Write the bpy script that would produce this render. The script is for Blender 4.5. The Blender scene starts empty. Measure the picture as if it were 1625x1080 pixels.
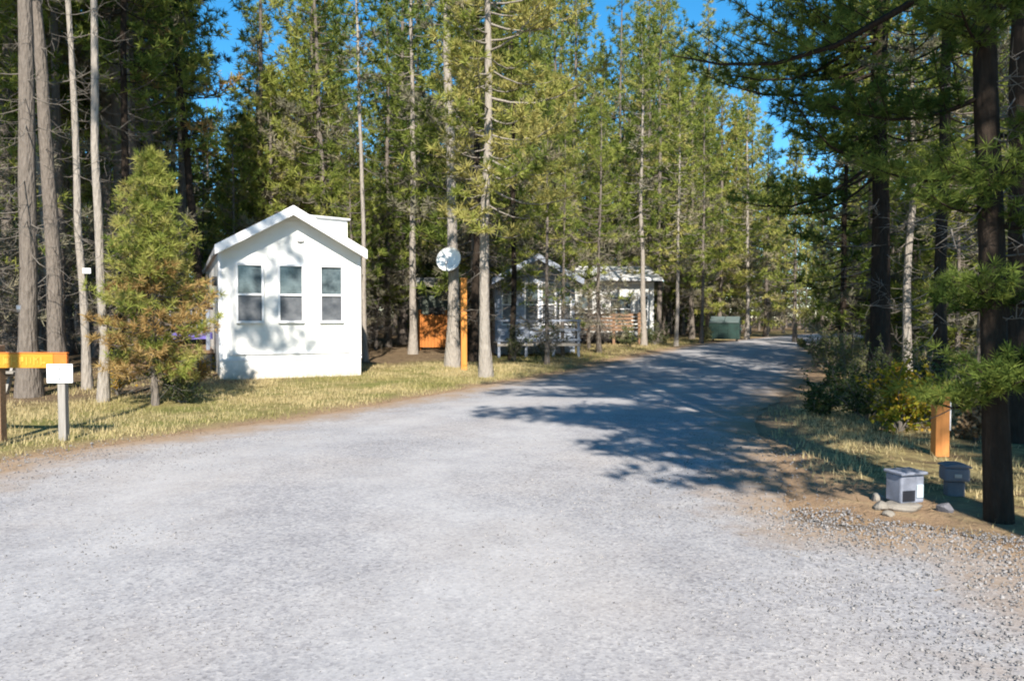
import bpy, math, random
import numpy as np
from mathutils import Vector, Matrix
R = math.radians
S = bpy.context.scene
COL = S.collection
rng = np.random.default_rng(7)
random.seed(7)

# ------------------------------------------------------------------ camera
CAM_H, F, CX, HY = 1.6, 1200.0, 812.5, 500.0        # eye height, focal length in photo pixels, centre column, horizon row
cam_d = bpy.data.cameras.new('camera'); cam = bpy.data.objects.new('camera', cam_d); COL.objects.link(cam)
cam.location = (0, 0, CAM_H); cam.rotation_euler = (R(90 - 1.91), 0, 0)
cam_d.sensor_width = 36; cam_d.lens = 36 * F / 1625; cam_d.clip_start = 0.1; cam_d.clip_end = 2000
S.camera = cam
# ------------------------------------------------------------------ sky, sun, exposure
ELEV = 38.0
SUNXY = Vector((0.065, -1.0)).normalized()
W = bpy.data.worlds.new('World'); S.world = W; W.use_nodes = True
nt = W.node_tree; bg = nt.nodes['Background']; sky = nt.nodes.new('ShaderNodeTexSky')
sky.sky_type = 'NISHITA'; sky.sun_disc = False; sky.sun_elevation = R(ELEV)
sky.sun_rotation = math.atan2(SUNXY.x, SUNXY.y); sky.altitude = 1300; sky.air_density = 0.9; sky.dust_density = 0.1; sky.ozone_density = 2.0
hs = nt.nodes.new('ShaderNodeHueSaturation'); hs.inputs['Saturation'].default_value = 1.35; hs.inputs['Hue'].default_value = 0.488
nt.links.new(sky.outputs[0], hs.inputs['Color']); nt.links.new(hs.outputs[0], bg.inputs[0]); bg.inputs[1].default_value = 0.115
sun_d = bpy.data.lights.new('sun', 'SUN'); sun = bpy.data.objects.new('sun', sun_d); COL.objects.link(sun)
sun_d.energy = 5.0; sun_d.angle = R(0.53); sun_d.color = (1.0, 0.935, 0.83)
sd = Vector((SUNXY.x * math.cos(R(ELEV)), SUNXY.y * math.cos(R(ELEV)), math.sin(R(ELEV))))
sun.rotation_euler = sd.to_track_quat('Z', 'Y').to_euler(); sun.location = (0, -20, 30)
S.view_settings.view_transform = 'Standard'; S.view_settings.look = 'None'
S.view_settings.exposure = 1.03; S.view_settings.gamma = 1
S.cycles.max_bounces = 6; S.cycles.diffuse_bounces = 3; S.cycles.glossy_bounces = 2; S.cycles.transmission_bounces = 3
S.cycles.filter_width = 2.0; S.cycles.use_denoising = True

def g(px, py):                                        # point of the flat ground seen at a photo pixel
    Y = CAM_H * F / (py - HY); return ((px - CX) / F * Y, Y)
def at(px, Y): return (px - CX) / F * Y
def hz(py, Y): return CAM_H + (HY - py) / F * Y       # height seen at row py at depth Y

# ------------------------------------------------------------------ materials
def mat(name):
    m = bpy.data.materials.new(name); m.use_nodes = True
    return m, m.node_tree, m.node_tree.nodes['Principled BSDF']
def node(t, kind, **kw):
    n = t.nodes.new(kind)
    for k, v in kw.items():
        if k.startswith('i_'): n.inputs[k[2:].replace('_', ' ')].default_value = v
        else: setattr(n, k, v)
    return n
def ramp(t, fac, stops, interp='LINEAR'):
    r = t.nodes.new('ShaderNodeValToRGB'); e = r.color_ramp.elements; r.color_ramp.interpolation = interp
    while len(e) < len(stops): e.new(0.5)
    for q, (p, c) in zip(e, stops): q.position = p; q.color = (*c, 1)
    t.links.new(fac, r.inputs[0]); return r.outputs[0]
def noise(t, co, scale, detail=4, rough=0.6):
    n = t.nodes.new('ShaderNodeTexNoise'); n.inputs['Scale'].default_value = scale; n.inputs['Detail'].default_value = detail
    n.inputs['Roughness'].default_value = rough; t.links.new(co, n.inputs['Vector']); return n.outputs[0]
def mix(t, fac, a, b, mode='MIX'):
    n = t.nodes.new('ShaderNodeMix'); n.data_type = 'RGBA'; n.blend_type = mode
    for sock, v in ((n.inputs[0], fac), (n.inputs[6], a), (n.inputs[7], b)):
        if isinstance(v, bpy.types.NodeSocket): t.links.new(v, sock)
        elif isinstance(v, (int, float)): sock.default_value = v
        else: sock.default_value = (*v, 1)
    return n.outputs[2]
def mth(t, op, a, b=0.0, clamp=False):
    n = t.nodes.new('ShaderNodeMath'); n.operation = op; n.use_clamp = clamp
    for sock, v in ((n.inputs[0], a), (n.inputs[1], b)):
        if isinstance(v, bpy.types.NodeSocket): t.links.new(v, sock)
        else: sock.default_value = v
    return n.outputs[0]
def attr(t, name): n = t.nodes.new('ShaderNodeAttribute'); n.attribute_name = name; return n.outputs['Fac']
def pos(t): return t.nodes.new('ShaderNodeNewGeometry').outputs['Position']
def obj_co(t): return t.nodes.new('ShaderNodeTexCoord').outputs['Object']
def bump(t, h, p, strength=0.4, dist=0.02):
    b = t.nodes.new('ShaderNodeBump'); b.inputs['Strength'].default_value = strength; b.inputs['Distance'].default_value = dist
    t.links.new(h, b.inputs['Height']); t.links.new(b.outputs[0], p.inputs['Normal'])

def foliage_mat(name, stops, trans=0.35):
    m, t, p = mat(name); t.nodes.remove(p)
    info = t.nodes.new('ShaderNodeObjectInfo')
    a = mth(t, 'ADD', attr(t, 'tint'), mth(t, 'MULTIPLY', mth(t, 'SUBTRACT', info.outputs['Random'], 0.5), 0.5), True)
    c = ramp(t, a, stops)
    d = t.nodes.new('ShaderNodeBsdfDiffuse'); tr = t.nodes.new('ShaderNodeBsdfTranslucent'); ms = t.nodes.new('ShaderNodeMixShader')
    t.links.new(c, d.inputs[0]); t.links.new(c, tr.inputs[0]); ms.inputs[0].default_value = trans
    t.links.new(d.outputs[0], ms.inputs[1]); t.links.new(tr.outputs[0], ms.inputs[2])
    t.links.new(ms.outputs[0], t.nodes['Material Output'].inputs[0]); return m
def plain(name, col, rough=0.7, var=0.12, scale=6, bmp=0.15, metallic=0.0):
    m, t, p = mat(name); co = obj_co(t); n = noise(t, co, scale, 6)
    lo = tuple(c * (1 - var) for c in col); hi = tuple(min(1, c * (1 + var)) for c in col)
    t.links.new(ramp(t, n, [(0.3, lo), (0.7, hi)]), p.inputs['Base Color'])
    p.inputs['Roughness'].default_value = rough; p.inputs['Metallic'].default_value = metallic
    if bmp: bump(t, noise(t, co, scale * 8, 3), p, bmp, 0.01)
    return m
def wood(name, a, b, rough=0.75, axis='Z'):
    m, t, p = mat(name); co = obj_co(t); mp = t.nodes.new('ShaderNodeMapping'); t.links.new(co, mp.inputs[0])
    sc = [14, 14, 14]; sc['XYZ'.index(axis)] = 0.9; mp.inputs['Scale'].default_value = sc
    n = noise(t, mp.outputs[0], 2.2, 8, 0.65)
    t.links.new(ramp(t, n, [(0.3, a), (0.7, b)]), p.inputs['Base Color']); p.inputs['Roughness'].default_value = rough
    bump(t, n, p, 0.35, 0.01); return m
def bark(name, a, b, c):
    m, t, p = mat(name); co = obj_co(t); mp = t.nodes.new('ShaderNodeMapping'); t.links.new(co, mp.inputs[0])
    mp.inputs['Scale'].default_value = (9, 9, 2.2)
    n = noise(t, mp.outputs[0], 2.0, 8, 0.7); v = node(t, 'ShaderNodeTexVoronoi', i_Scale=2.4); t.links.new(mp.outputs[0], v.inputs['Vector'])
    big = noise(t, co, 0.7, 3)
    t.links.new(mix(t, big, ramp(t, n, [(0.25, a), (0.5, b), (0.75, c)]), b, 'MIX'), p.inputs['Base Color'])
    p.inputs['Roughness'].default_value = 0.95; p.inputs['Specular IOR Level'].default_value = 0.1
    bump(t, mth(t, 'ADD', n, v.outputs['Distance']), p, 0.9, 0.03); return m

M = {}
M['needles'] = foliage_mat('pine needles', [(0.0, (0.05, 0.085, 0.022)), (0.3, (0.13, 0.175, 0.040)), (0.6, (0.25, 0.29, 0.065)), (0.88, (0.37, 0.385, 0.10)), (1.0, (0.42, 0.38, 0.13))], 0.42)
M['dead_needles'] = foliage_mat('dead needles and lichen', [(0.0, (0.13, 0.125, 0.085)), (0.5, (0.23, 0.215, 0.15)), (1.0, (0.31, 0.27, 0.18))], 0.25)
M['brown_needles'] = foliage_mat('browned needles', [(0.0, (0.17, 0.12, 0.04)), (0.5, (0.32, 0.20, 0.075)), (1.0, (0.42, 0.29, 0.12))], 0.35)
M['grass'] = foliage_mat('dry grass', [(0.0, (0.15, 0.16, 0.045)), (0.4, (0.29, 0.27, 0.10)), (0.7, (0.44, 0.37, 0.18)), (1.0, (0.52, 0.42, 0.23))], 0.35)
M['brush'] = foliage_mat('brush leaves', [(0.0, (0.035, 0.055, 0.02)), (0.5, (0.10, 0.12, 0.045)), (1.0, (0.19, 0.19, 0.085))], 0.3)
M['deadbrush'] = foliage_mat('dry brown leaves', [(0.0, (0.10, 0.06, 0.03)), (0.5, (0.24, 0.15, 0.08)), (1.0, (0.38, 0.27, 0.16))], 0.25)
M['autumn'] = foliage_mat('autumn leaves', [(0.0, (0.11, 0.15, 0.02)), (0.3, (0.28, 0.24, 0.03)), (0.6, (0.42, 0.24, 0.035)), (1.0, (0.46, 0.27, 0.10))], 0.35)
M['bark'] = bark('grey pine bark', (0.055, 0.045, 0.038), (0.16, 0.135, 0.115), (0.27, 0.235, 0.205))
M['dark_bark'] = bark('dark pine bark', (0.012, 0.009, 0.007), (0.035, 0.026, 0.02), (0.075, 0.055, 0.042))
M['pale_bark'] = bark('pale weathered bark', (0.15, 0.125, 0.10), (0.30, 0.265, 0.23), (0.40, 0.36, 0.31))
M['twig'] = plain('dead twigs', (0.15, 0.13, 0.11), 0.95, 0.3)
M['white'] = plain('white painted siding', (0.79, 0.775, 0.745), 0.55, 0.03, 2, 0)
M['trim'] = plain('white painted trim', (0.78, 0.77, 0.78), 0.5, 0.05, 3, 0.05)
M['roof'] = plain('pale metal roof', (0.62, 0.62, 0.62), 0.45, 0.08, 3, 0.05)
M['greyroof'] = plain('weathered shingle roof', (0.20, 0.20, 0.20), 0.9, 0.3, 10, 0.4)
M['bluewall'] = plain('grey blue siding', (0.33, 0.37, 0.45), 0.6, 0.06, 2, 0)
M['tan'] = plain('tan painted boards', (0.52, 0.46, 0.36), 0.7, 0.12)
M['greenwall'] = plain('dull green wall boards', (0.12, 0.14, 0.11), 0.8, 0.2)
M['glass_up'], t_, p_ = mat('window glass reflection tint')
for k_, v_ in (('Base Color', (0.10, 0.19, 0.20, 1)), ('Roughness', 0.06), ('Specular IOR Level', 0.8)): p_.inputs[k_].default_value = v_
t_.links.new(ramp(t_, noise(t_, obj_co(t_), 3.5, 3), [(0.35, (0.03, 0.042, 0.05)), (0.62, (0.11, 0.14, 0.152))]), p_.inputs['Base Color'])  # teal grey mottling paints a reflection into the pane colour
M['glass_low'], t_, p_ = mat('window insect screen')
for k_, v_ in (('Roughness', 0.35), ('Specular IOR Level', 0.5)): p_.inputs[k_].default_value = v_
t_.links.new(ramp(t_, noise(t_, obj_co(t_), 2.5, 3), [(0.35, (0.055, 0.06, 0.07)), (0.6, (0.135, 0.14, 0.15))]), p_.inputs['Base Color'])
M['orange'] = wood('orange stained wood', (0.47, 0.165, 0.025), (0.64, 0.265, 0.05))
M['rust'] = wood('rust orange stained wood', (0.36, 0.11, 0.018), (0.52, 0.19, 0.035))
M['orange_red'] = wood('orange red stained wood', (0.44, 0.155, 0.035), (0.62, 0.25, 0.065))
M['yellow'] = wood('yellow orange painted board', (0.47, 0.20, 0.012), (0.60, 0.28, 0.02), 0.55, 'X')
M['lettering'] = plain('pale yellow worn lettering', (0.57, 0.32, 0.035), 0.6, 0.1)
M['redorange'] = plain('red orange painted board', (0.58, 0.16, 0.02), 0.6, 0.15)
M['greywood'] = wood('grey weathered wood', (0.20, 0.185, 0.165), (0.36, 0.33, 0.30))
M['greywoodx'] = wood('grey weathered planks', (0.15, 0.135, 0.12), (0.32, 0.29, 0.25), 0.8, 'X')
M['brownwood'] = wood('brown deck wood', (0.16, 0.085, 0.045), (0.28, 0.17, 0.10), 0.8, 'X')
M['purple'] = plain('blue violet painted metal', (0.16, 0.13, 0.42), 0.45, 0.15)
M['darkrail'] = plain('dark plum railing paint', (0.06, 0.035, 0.07), 0.5, 0.15)
M['bluerail'] = plain('pale blue railing paint', (0.22, 0.245, 0.30), 0.5, 0.1)
M['signwhite'] = plain('white enamel', (0.85, 0.85, 0.86), 0.35, 0.03, 4, 0)
M['dish'] = plain('white dish enamel', (0.80, 0.81, 0.80), 0.4, 0.06, 3, 0)
M['metal'] = plain('grey steel', (0.34, 0.35, 0.37), 0.4, 0.1, 8, 0.05, 0.7)
M['boxblue'] = plain('pale grey blue painted steel', (0.20, 0.215, 0.265), 0.45, 0.3, 7, 0.1)
M['greybox'] = plain('dark grey plastic', (0.15, 0.145, 0.17), 0.6, 0.15)
M['boxblack'] = plain('black plastic panel', (0.02, 0.022, 0.03), 0.35, 0.2)
M['boxpane'] = plain('clear cover', (0.42, 0.50, 0.54), 0.15, 0.1)
M['stone'] = plain('pale stone', (0.22, 0.195, 0.165), 0.9, 0.25, 9, 0.5)
M['greystone'] = plain('dark grey stone', (0.13, 0.125, 0.14), 0.9, 0.25, 7, 0.5)
M['dumpster'] = plain('dark green painted steel', (0.008, 0.032, 0.024), 0.55, 0.25, 4, 0.1)
M['dumplid'] = plain('grey green plastic lid', (0.10, 0.13, 0.125), 0.6, 0.1)
M['black'] = plain('black rubber', (0.02, 0.02, 0.022), 0.7, 0.2)
M['darkmetal'] = plain('dark bronze metal', (0.05, 0.045, 0.04), 0.5, 0.2)
M['rv'] = plain('cream vehicle paint', (0.60, 0.60, 0.58), 0.35, 0.05)
M['pebble'] = foliage_mat('gravel stones', [(0.0, (0.15, 0.143, 0.143)), (0.4, (0.24, 0.23, 0.228)), (0.85, (0.31, 0.292, 0.285)), (1.0, (0.34, 0.29, 0.245))], 0.0)
M['litter'] = foliage_mat('fallen needles and twigs', [(0.0, (0.10, 0.07, 0.045)), (0.5, (0.24, 0.17, 0.10)), (1.0, (0.36, 0.28, 0.17))], 0.0)

def clap(m, period, col_gap=None):                    # lap siding as a bump on a wall
    t = m.node_tree; p = t.nodes['Principled BSDF']; s = t.nodes.new('ShaderNodeSeparateXYZ'); t.links.new(obj_co(t), s.inputs[0])
    f = mth(t, 'FRACT', mth(t, 'MULTIPLY', s.outputs[2], 1 / period)); bump(t, f, p, 0.8, 0.012)
t_ = M['white'].node_tree; p_ = t_.nodes['Principled BSDF']; l_ = p_.inputs['Base Color'].links[0].from_socket; s_ = t_.nodes.new('ShaderNodeSeparateXYZ'); t_.links.new(obj_co(t_), s_.inputs[0])
st_ = mth(t_, 'SUBTRACT', mth(t_, 'MULTIPLY', noise(t_, obj_co(t_), 4, 6, .75), 1.2), mth(t_, 'MULTIPLY', s_.outputs[2], 1.1), True)
t_.links.new(mix(t_, mth(t_, 'MULTIPLY', st_, 1.1, True), l_, (0.36, 0.30, 0.22)), p_.inputs['Base Color'])
clap(M['white'], 0.2); clap(M['bluewall'], 0.2)

# ------------------------------------------------------------------ mesh tools
def mesh_np(name, V, polys, mats, midx=None, tint=None, smooth=None):
    """polys: list of int arrays (n x k)"""
    me = bpy.data.meshes.new(name); V = np.asarray(V, np.float32)
    me.vertices.add(len(V)); me.vertices.foreach_set('co', V.ravel())
    lv = np.concatenate([p.ravel() for p in polys]).astype(np.int32)
    tot = np.concatenate([np.full(len(p), p.shape[1]) for p in polys]).astype(np.int32)
    st = np.concatenate([[0], np.cumsum(tot)[:-1]]).astype(np.int32)
    me.loops.add(len(lv)); me.loops.foreach_set('vertex_index', lv)
    me.polygons.add(len(tot)); me.polygons.foreach_set('loop_start', st); me.polygons.foreach_set('loop_total', tot)
    if midx is not None: me.polygons.foreach_set('material_index', np.concatenate(midx).astype(np.int32))
    for m in mats: me.materials.append(m)
    if tint is not None:
        a = me.attributes.new('tint', 'FLOAT', 'POINT'); a.data.foreach_set('value', np.asarray(tint, np.float32))
    me.update(calc_edges=True)
    if smooth is not None: me.polygons.foreach_set('use_smooth', np.full(len(tot), smooth))
    return me
class MB:
    def __init__(s): s.v = []; s.f = []; s.sm = []
    def add(s, vs, fs, smooth=False):
        o = len(s.v); s.v += [tuple(v) for v in vs]; s.f += [tuple(i + o for i in f) for f in fs]; s.sm += [smooth] * len(fs); return s
    def box(s, x0, y0, z0, x1, y1, z1):
        return s.add([(x0,y0,z0),(x1,y0,z0),(x1,y1,z0),(x0,y1,z0),(x0,y0,z1),(x1,y0,z1),(x1,y1,z1),(x0,y1,z1)],
                     [(0,3,2,1),(4,5,6,7),(0,1,5,4),(1,2,6,5),(2,3,7,6),(3,0,4,7)])
    def prism(s, poly, d):                            # poly of 3-D points (one face), extruded by vector d
        n = len(poly); d = Vector(d); P = [Vector(p) for p in poly]
        return s.add(P + [p + d for p in P], [tuple(range(n))[::-1], tuple(range(n, 2*n))] + [(i, (i+1) % n, n + (i+1) % n, n + i) for i in range(n)])
    def tube(s, pts, rad, n=8, cap=True):
        pts = [Vector(p) for p in pts]; rings = []; vs = []
        for i, p in enumerate(pts):
            d = (pts[min(i+1, len(pts)-1)] - pts[max(i-1, 0)]).normalized()
            a = d.orthogonal() if abs(d.z) < 0.9 else Vector((1,0,0)); a = (a - d*a.dot(d)).normalized(); b = d.cross(a)
            r = rad[i] if isinstance(rad, (list, tuple)) else rad
            vs += [p + (a*math.cos(2*math.pi*k/n) + b*math.sin(2*math.pi*k/n))*r for k in range(n)]
        fs = [(i*n+k, i*n+(k+1) % n, (i+1)*n+(k+1) % n, (i+1)*n+k) for i in range(len(pts)-1) for k in range(n)]
        if cap: fs += [tuple(range(n))[::-1], tuple(range((len(pts)-1)*n, len(pts)*n))]
        return s.add(vs, fs, True)
    def bar(s, a, b, w, h):                           # rectangular bar from a to b
        a = Vector(a); b = Vector(b); d = (b-a).normalized(); up = Vector((0,0,1)) if abs(d.z) < 0.95 else Vector((0,1,0))
        x = d.cross(up).normalized()*w/2; y = x.cross(d).normalized()*h/2
        q = [-x-y, x-y, x+y, -x+y]
        return s.add([a+k for k in q] + [b+k for k in q], [(0,3,2,1),(4,5,6,7),(0,1,5,4),(1,2,6,5),(2,3,7,6),(3,0,4,7)])
    def build(s, name, m, parent=None, bevel=0.0, loc=None):
        me = bpy.data.meshes.new(name); me.from_pydata([tuple(v) for v in s.v], [], s.f); me.materials.append(m)
        me.polygons.foreach_set('use_smooth', s.sm); me.update()
        o = bpy.data.objects.new(name, me); COL.objects.link(o)
        if parent: o.parent = parent
        if loc: o.location = loc
        if bevel:
            b = o.modifiers.new('bevel', 'BEVEL'); b.width = bevel; b.segments = 2; b.limit_method = 'ANGLE'
        return o
def tag(o, label=None, cat=None, group=None, kind=None):
    for k, v in (('label', label), ('category', cat), ('group', group), ('kind', kind)):
        if v: o[k] = v
    return o
def empty(name, loc, rz=0.0, label=None, cat=None, group=None):
    o = bpy.data.objects.new(name, None); COL.objects.link(o); o.location = loc; o.rotation_euler = (0, 0, rz); o.empty_display_size = 0.3
    return tag(o, label, cat, group)
def link(name, me, parent=None):
    o = bpy.data.objects.new(name, me); COL.objects.link(o); o.parent = parent; return o
def copy_tree(o, parent=None):
    c = o.copy(); COL.objects.link(c); c.parent = parent
    for ch in list(o.children): copy_tree(ch, c)
    return c

# ------------------------------------------------------------------ road outline and ground
def catmull(P, n=10):
    P = [np.array(p, float) for p in P]; out = []
    for i in range(len(P)-1):
        a, b, c, d = P[max(i-1,0)], P[i], P[i+1], P[min(i+2, len(P)-1)]
        for k in range(n):
            t = k/n; out.append(0.5*((2*b)+(-a+c)*t+(2*a-5*b+4*c-d)*t*t+(-a+3*b-3*c+d)*t**3))
    out.append(P[-1]); return np.array(out)
def resample(P, n):
    d = np.concatenate([[0], np.cumsum(np.linalg.norm(np.diff(P, axis=0), axis=1))]); s = np.linspace(0, d[-1], n)
    return np.stack([np.interp(s, d, P[:,0]), np.interp(s, d, P[:,1])], 1)
LE = catmull([(-2.6,-34),(-3.0,-14),(-4.2,-4),(-5.0,1),(-5.3,4.5),(-5.45,7.9),(-4.8,9.4),(-3.8,11.0),(-2.7,12.8),(-0.8,16.7),(1.5,21.3),(4.5,28.7),(9.6,40),(17,53),(28,68),(46,88),(75,112)])
RE = catmull([(1.6,-34),(1.0,-12),(1.1,-4),(2.3,0.8),(3.0,3),(3.55,4.4),(3.5,5.1),(3.0,5.6),(2.5,5.7),(2.2,6.1),(2.5,6.9),(2.95,8.6),(3.9,12),(5.7,15.4),(8.3,21),(11.2,28),(15.2,38),(23,50),(35,65),(53,84),(82,107)])
NL = 420
LE, RE = resample(LE, NL), resample(RE, NL)
jl = np.cumsum(rng.normal(0, .02, NL)); jl -= np.convolve(np.pad(jl, 10, 'edge'), np.ones(21)/21, 'valid'); jr = np.roll(jl, 91)
LE[:,0] += jl*1.3 + rng.normal(0,.025,NL); RE[:,0] += jr*1.3 + rng.normal(0,.03,NL)
ROAD = np.concatenate([LE, RE[::-1]])
def seg_dist(P, L):
    a, b = L[:-1], L[1:]; ab = b-a; out = np.full(len(P), 1e9); l2 = (ab**2).sum(1)+1e-12
    for i0 in range(0, len(P), 4000):
        q = P[i0:i0+4000, None, :]; t = np.clip(((q-a)*ab).sum(2)/l2, 0, 1)
        out[i0:i0+4000] = np.sqrt(((q-(a+ab*t[...,None]))**2).sum(2)).min(1)
    return out
def inside(P, poly):
    x, y = P[:,0], P[:,1]; c = np.zeros(len(P), bool); j = len(poly)-1
    for i in range(len(poly)):
        xi, yi = poly[i]; xj, yj = poly[j]
        if yi != yj:
            k = ((yi > y) != (yj > y)) & (x < (xj-xi)*(y-yi)/(yj-yi)+xi); c ^= k
        j = i
    return c
RD_L, RD_R = LE[::3], RE[::3]
def road_d(P):                                        # signed distance to the road edge, positive outside
    P = np.atleast_2d(np.asarray(P, float)); d = np.minimum(seg_dist(P, RD_L), seg_dist(P, RD_R))
    return np.where(inside(P, ROAD[::2]), -d, d)
def vnoise(x, y, s, seed=0):                          # smooth value noise
    r = np.random.default_rng(seed).random((64, 64)); u, v = x/s, y/s; i, j = np.floor(u).astype(int), np.floor(v).astype(int)
    f, h = u-i, v-j; f = f*f*(3-2*f); h = h*h*(3-2*h)
    G = lambda a, b: r[a % 64, b % 64]
    return (G(i,j)*(1-f)+G(i+1,j)*f)*(1-h)+(G(i,j+1)*(1-f)+G(i+1,j+1)*f)*h
def ground_z(P, d=None):
    P = np.atleast_2d(np.asarray(P, float)); d = road_d(P) if d is None else d
    k = np.clip((d-0.1)/3.0, 0, 1); k = k*k*(3-2*k)
    return k*(0.16*(vnoise(P[:,0], P[:,1], 4.0, 1)-0.45) + 0.07*(vnoise(P[:,0], P[:,1], 1.1, 2)-0.5)) - 0.004*(d < 0.2)
def axis(lo, hi, step, far):
    mid = list(np.arange(lo, hi+1e-6, step)); a, s = lo, step; left = []
    while a > -far: s *= 1.25; a -= s; left.append(a)
    b, s = hi, step; right = []
    while b < far: s *= 1.25; b += s; right.append(b)
    return np.array(left[::-1] + mid + right)
xs, ys = axis(-24, 24, 0.28, 420), axis(-6, 48, 0.28, 420)
GX, GY = np.meshgrid(xs, ys); GP = np.stack([GX.ravel(), GY.ravel()], 1); gd = road_d(GP); gz = ground_z(GP, gd); bare = np.clip(1.4-np.hypot((GP[:,0]-3.0)/1.3, (GP[:,1]-6.4)/.9), 0, 1); gd = gd*(1-bare)+bare*np.minimum(gd, .15)
nx, ny = len(xs), len(ys); ii = (np.arange(ny-1)[:,None]*nx + np.arange(nx-1)[None]).ravel()
gm, t, p = mat('forest floor')
co = pos(t); d_ = attr(t, 'tint'); sx = t.nodes.new('ShaderNodeSeparateXYZ'); t.links.new(co, sx.inputs[0]); n1 = noise(t, co, 0.55, 5); n2 = noise(t, co, 3.2, 6, 0.7); n3 = noise(t, co, 28, 4, 0.7)
dry = ramp(t, n2, [(0.28, (0.20, 0.17, 0.065)), (0.5, (0.33, 0.27, 0.115)), (0.7, (0.42, 0.34, 0.18))])
green = ramp(t, n2, [(0.3, (0.14, 0.15, 0.045)), (0.7, (0.27, 0.26, 0.085))])
duff = ramp(t, n2, [(0.3, (0.10, 0.07, 0.045)), (0.5, (0.19, 0.135, 0.085)), (0.72, (0.30, 0.22, 0.13))])
soil = ramp(t, n2, [(0.3, (0.30, 0.20, 0.125)), (0.7, (0.42, 0.29, 0.185))])
grass = mix(t, mth(t, 'MULTIPLY', ramp(t, n1, [(0.42, (0,0,0)), (0.6, (1,1,1))]), mth(t, 'LESS_THAN', sx.outputs[0], 1.2)), mix(t, mth(t, 'MULTIPLY', mth(t, 'GREATER_THAN', sx.outputs[0], 1.2), ramp(t, n2, [(0.35, (1,1,1)), (0.6, (0,0,0))])), dry, duff), green)
dn = mth(t, 'ADD', d_, mth(t, 'MULTIPLY', mth(t, 'SUBTRACT', n1, 0.5), 2.6))
c1 = mix(t, ramp(t, mth(t, 'MULTIPLY', dn, 1/10), [(0.45, (0,0,0)), (0.62, (1,1,1))]), grass, duff)
dn2 = mth(t, 'ADD', d_, mth(t, 'MULTIPLY', mth(t, 'SUBTRACT', n2, 0.5), 1.2))
c2 = mix(t, ramp(t, dn2, [(0.15, (0,0,0)), (0.95, (1,1,1))]), soil, c1)
c3 = mix(t, 0.45, c2, ramp(t, n3, [(0.3, (0.35,0.35,0.35)), (0.7, (1,1,1))]), 'MULTIPLY')
t.links.new(c3, p.inputs['Base Color']); p.inputs['Roughness'].default_value = 1; p.inputs['Specular IOR Level'].default_value = 0.05
bump(t, mth(t, 'ADD', n3, n2), p, 0.8, 0.05)
ground = link('ground', mesh_np('ground', np.column_stack([GP, gz]), [np.stack([ii, ii+1, ii+nx+1, ii+nx], 1)], [gm], None, gd, True)); ground['kind'] = 'structure'

NA = 22; u = np.linspace(0, 1, NA); RV = (LE[:,None,:]*(1-u)[None,:,None] + RE[:,None,:]*u[None,:,None]).reshape(-1, 2)
edge = np.minimum(seg_dist(RV, RD_L), seg_dist(RV, RD_R)); uu = np.tile(u, NL)
rz = 0.006 + 0.05*np.clip(edge/3, 0, 1)**0.8 + 0.012*(vnoise(RV[:,0], RV[:,1], 1.3, 5)-0.5)*np.clip(edge, 0, 1)
ii = (np.arange(NL-1)[:,None]*NA + np.arange(NA-1)[None]).ravel()
rm, t, p = mat('road gravel'); co = pos(t); e_ = attr(t, 'tint')
v1 = node(t, 'ShaderNodeTexVoronoi', i_Scale=60.0); t.links.new(co, v1.inputs['Vector'])
v2 = node(t, 'ShaderNodeTexVoronoi', i_Scale=26.0); t.links.new(co, v2.inputs['Vector'])
n0 = noise(t, co, 0.35, 4); n1 = noise(t, co, 1.6, 6, 0.7); n2 = noise(t, co, 30, 5, 0.75)
sep = t.nodes.new('ShaderNodeSeparateColor'); t.links.new(v1.outputs['Color'], sep.inputs[0])
sep2 = t.nodes.new('ShaderNodeSeparateColor'); t.links.new(v2.outputs['Color'], sep2.inputs[0])
base = ramp(t, n1, [(0.3, (0.265, 0.257, 0.268)), (0.5, (0.312, 0.304, 0.315)), (0.7, (0.358, 0.349, 0.358))])
spk = ramp(t, sep.outputs[0], [(0.0, (0.42, 0.42, 0.45)), (0.3, (0.9, 0.9, 0.91)), (0.8, (1.08, 1.08, 1.06)), (1.0, (1.4, 1.38, 1.33))])
c = mix(t, 0.62, base, spk, 'MULTIPLY')
c = mix(t, 0.35, c, ramp(t, sep2.outputs[1], [(0.0, (0.7, 0.7, 0.73)), (0.5, (1, 1, 1)), (1.0, (1.15, 1.13, 1.1))]), 'MULTIPLY')
c = mix(t, 0.35, c, ramp(t, n2, [(0.3, (0.6, 0.6, 0.62)), (0.65, (1.1, 1.1, 1.1))]), 'MULTIPLY')
c = mix(t, mth(t, 'MULTIPLY', ramp(t, n0, [(0.45, (0,0,0)), (0.7, (1,1,1))]), 0.35), c, (0.46, 0.40, 0.35))
c = mix(t, mth(t, 'MULTIPLY', attr(t, 'track'), mth(t, 'MULTIPLY', n1, 0.75)), c, (0.41, 0.40, 0.405))
en = mth(t, 'ADD', e_, mth(t, 'MULTIPLY', mth(t, 'SUBTRACT', n1, 0.5), 1.9))
c = mix(t, ramp(t, en, [(0.05, (1,1,1)), (1.0, (0,0,0))]), c, ramp(t, n2, [(0.3, (0.23, 0.16, 0.105)), (0.7, (0.34, 0.245, 0.165))]))
t.links.new(c, p.inputs['Base Color']); p.inputs['Roughness'].default_value = 0.95; p.inputs['Specular IOR Level'].default_value = 0.15
bump(t, mth(t, 'ADD', mth(t, 'MULTIPLY', v1.outputs['Distance'], 0.8), n2), p, 0.22, 0.008)
road = link('road', mesh_np('road', np.column_stack([RV, rz]), [np.stack([ii, ii+1, ii+NA+1, ii+NA], 1)], [rm], None, edge, True)); road['kind'] = 'structure'
tr = np.exp(-((uu-.30+.02*np.sin(RV[:,1]/5))/.07)**2)+np.exp(-((uu-.60+.02*np.sin(RV[:,1]/4))/.08)**2)
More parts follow.
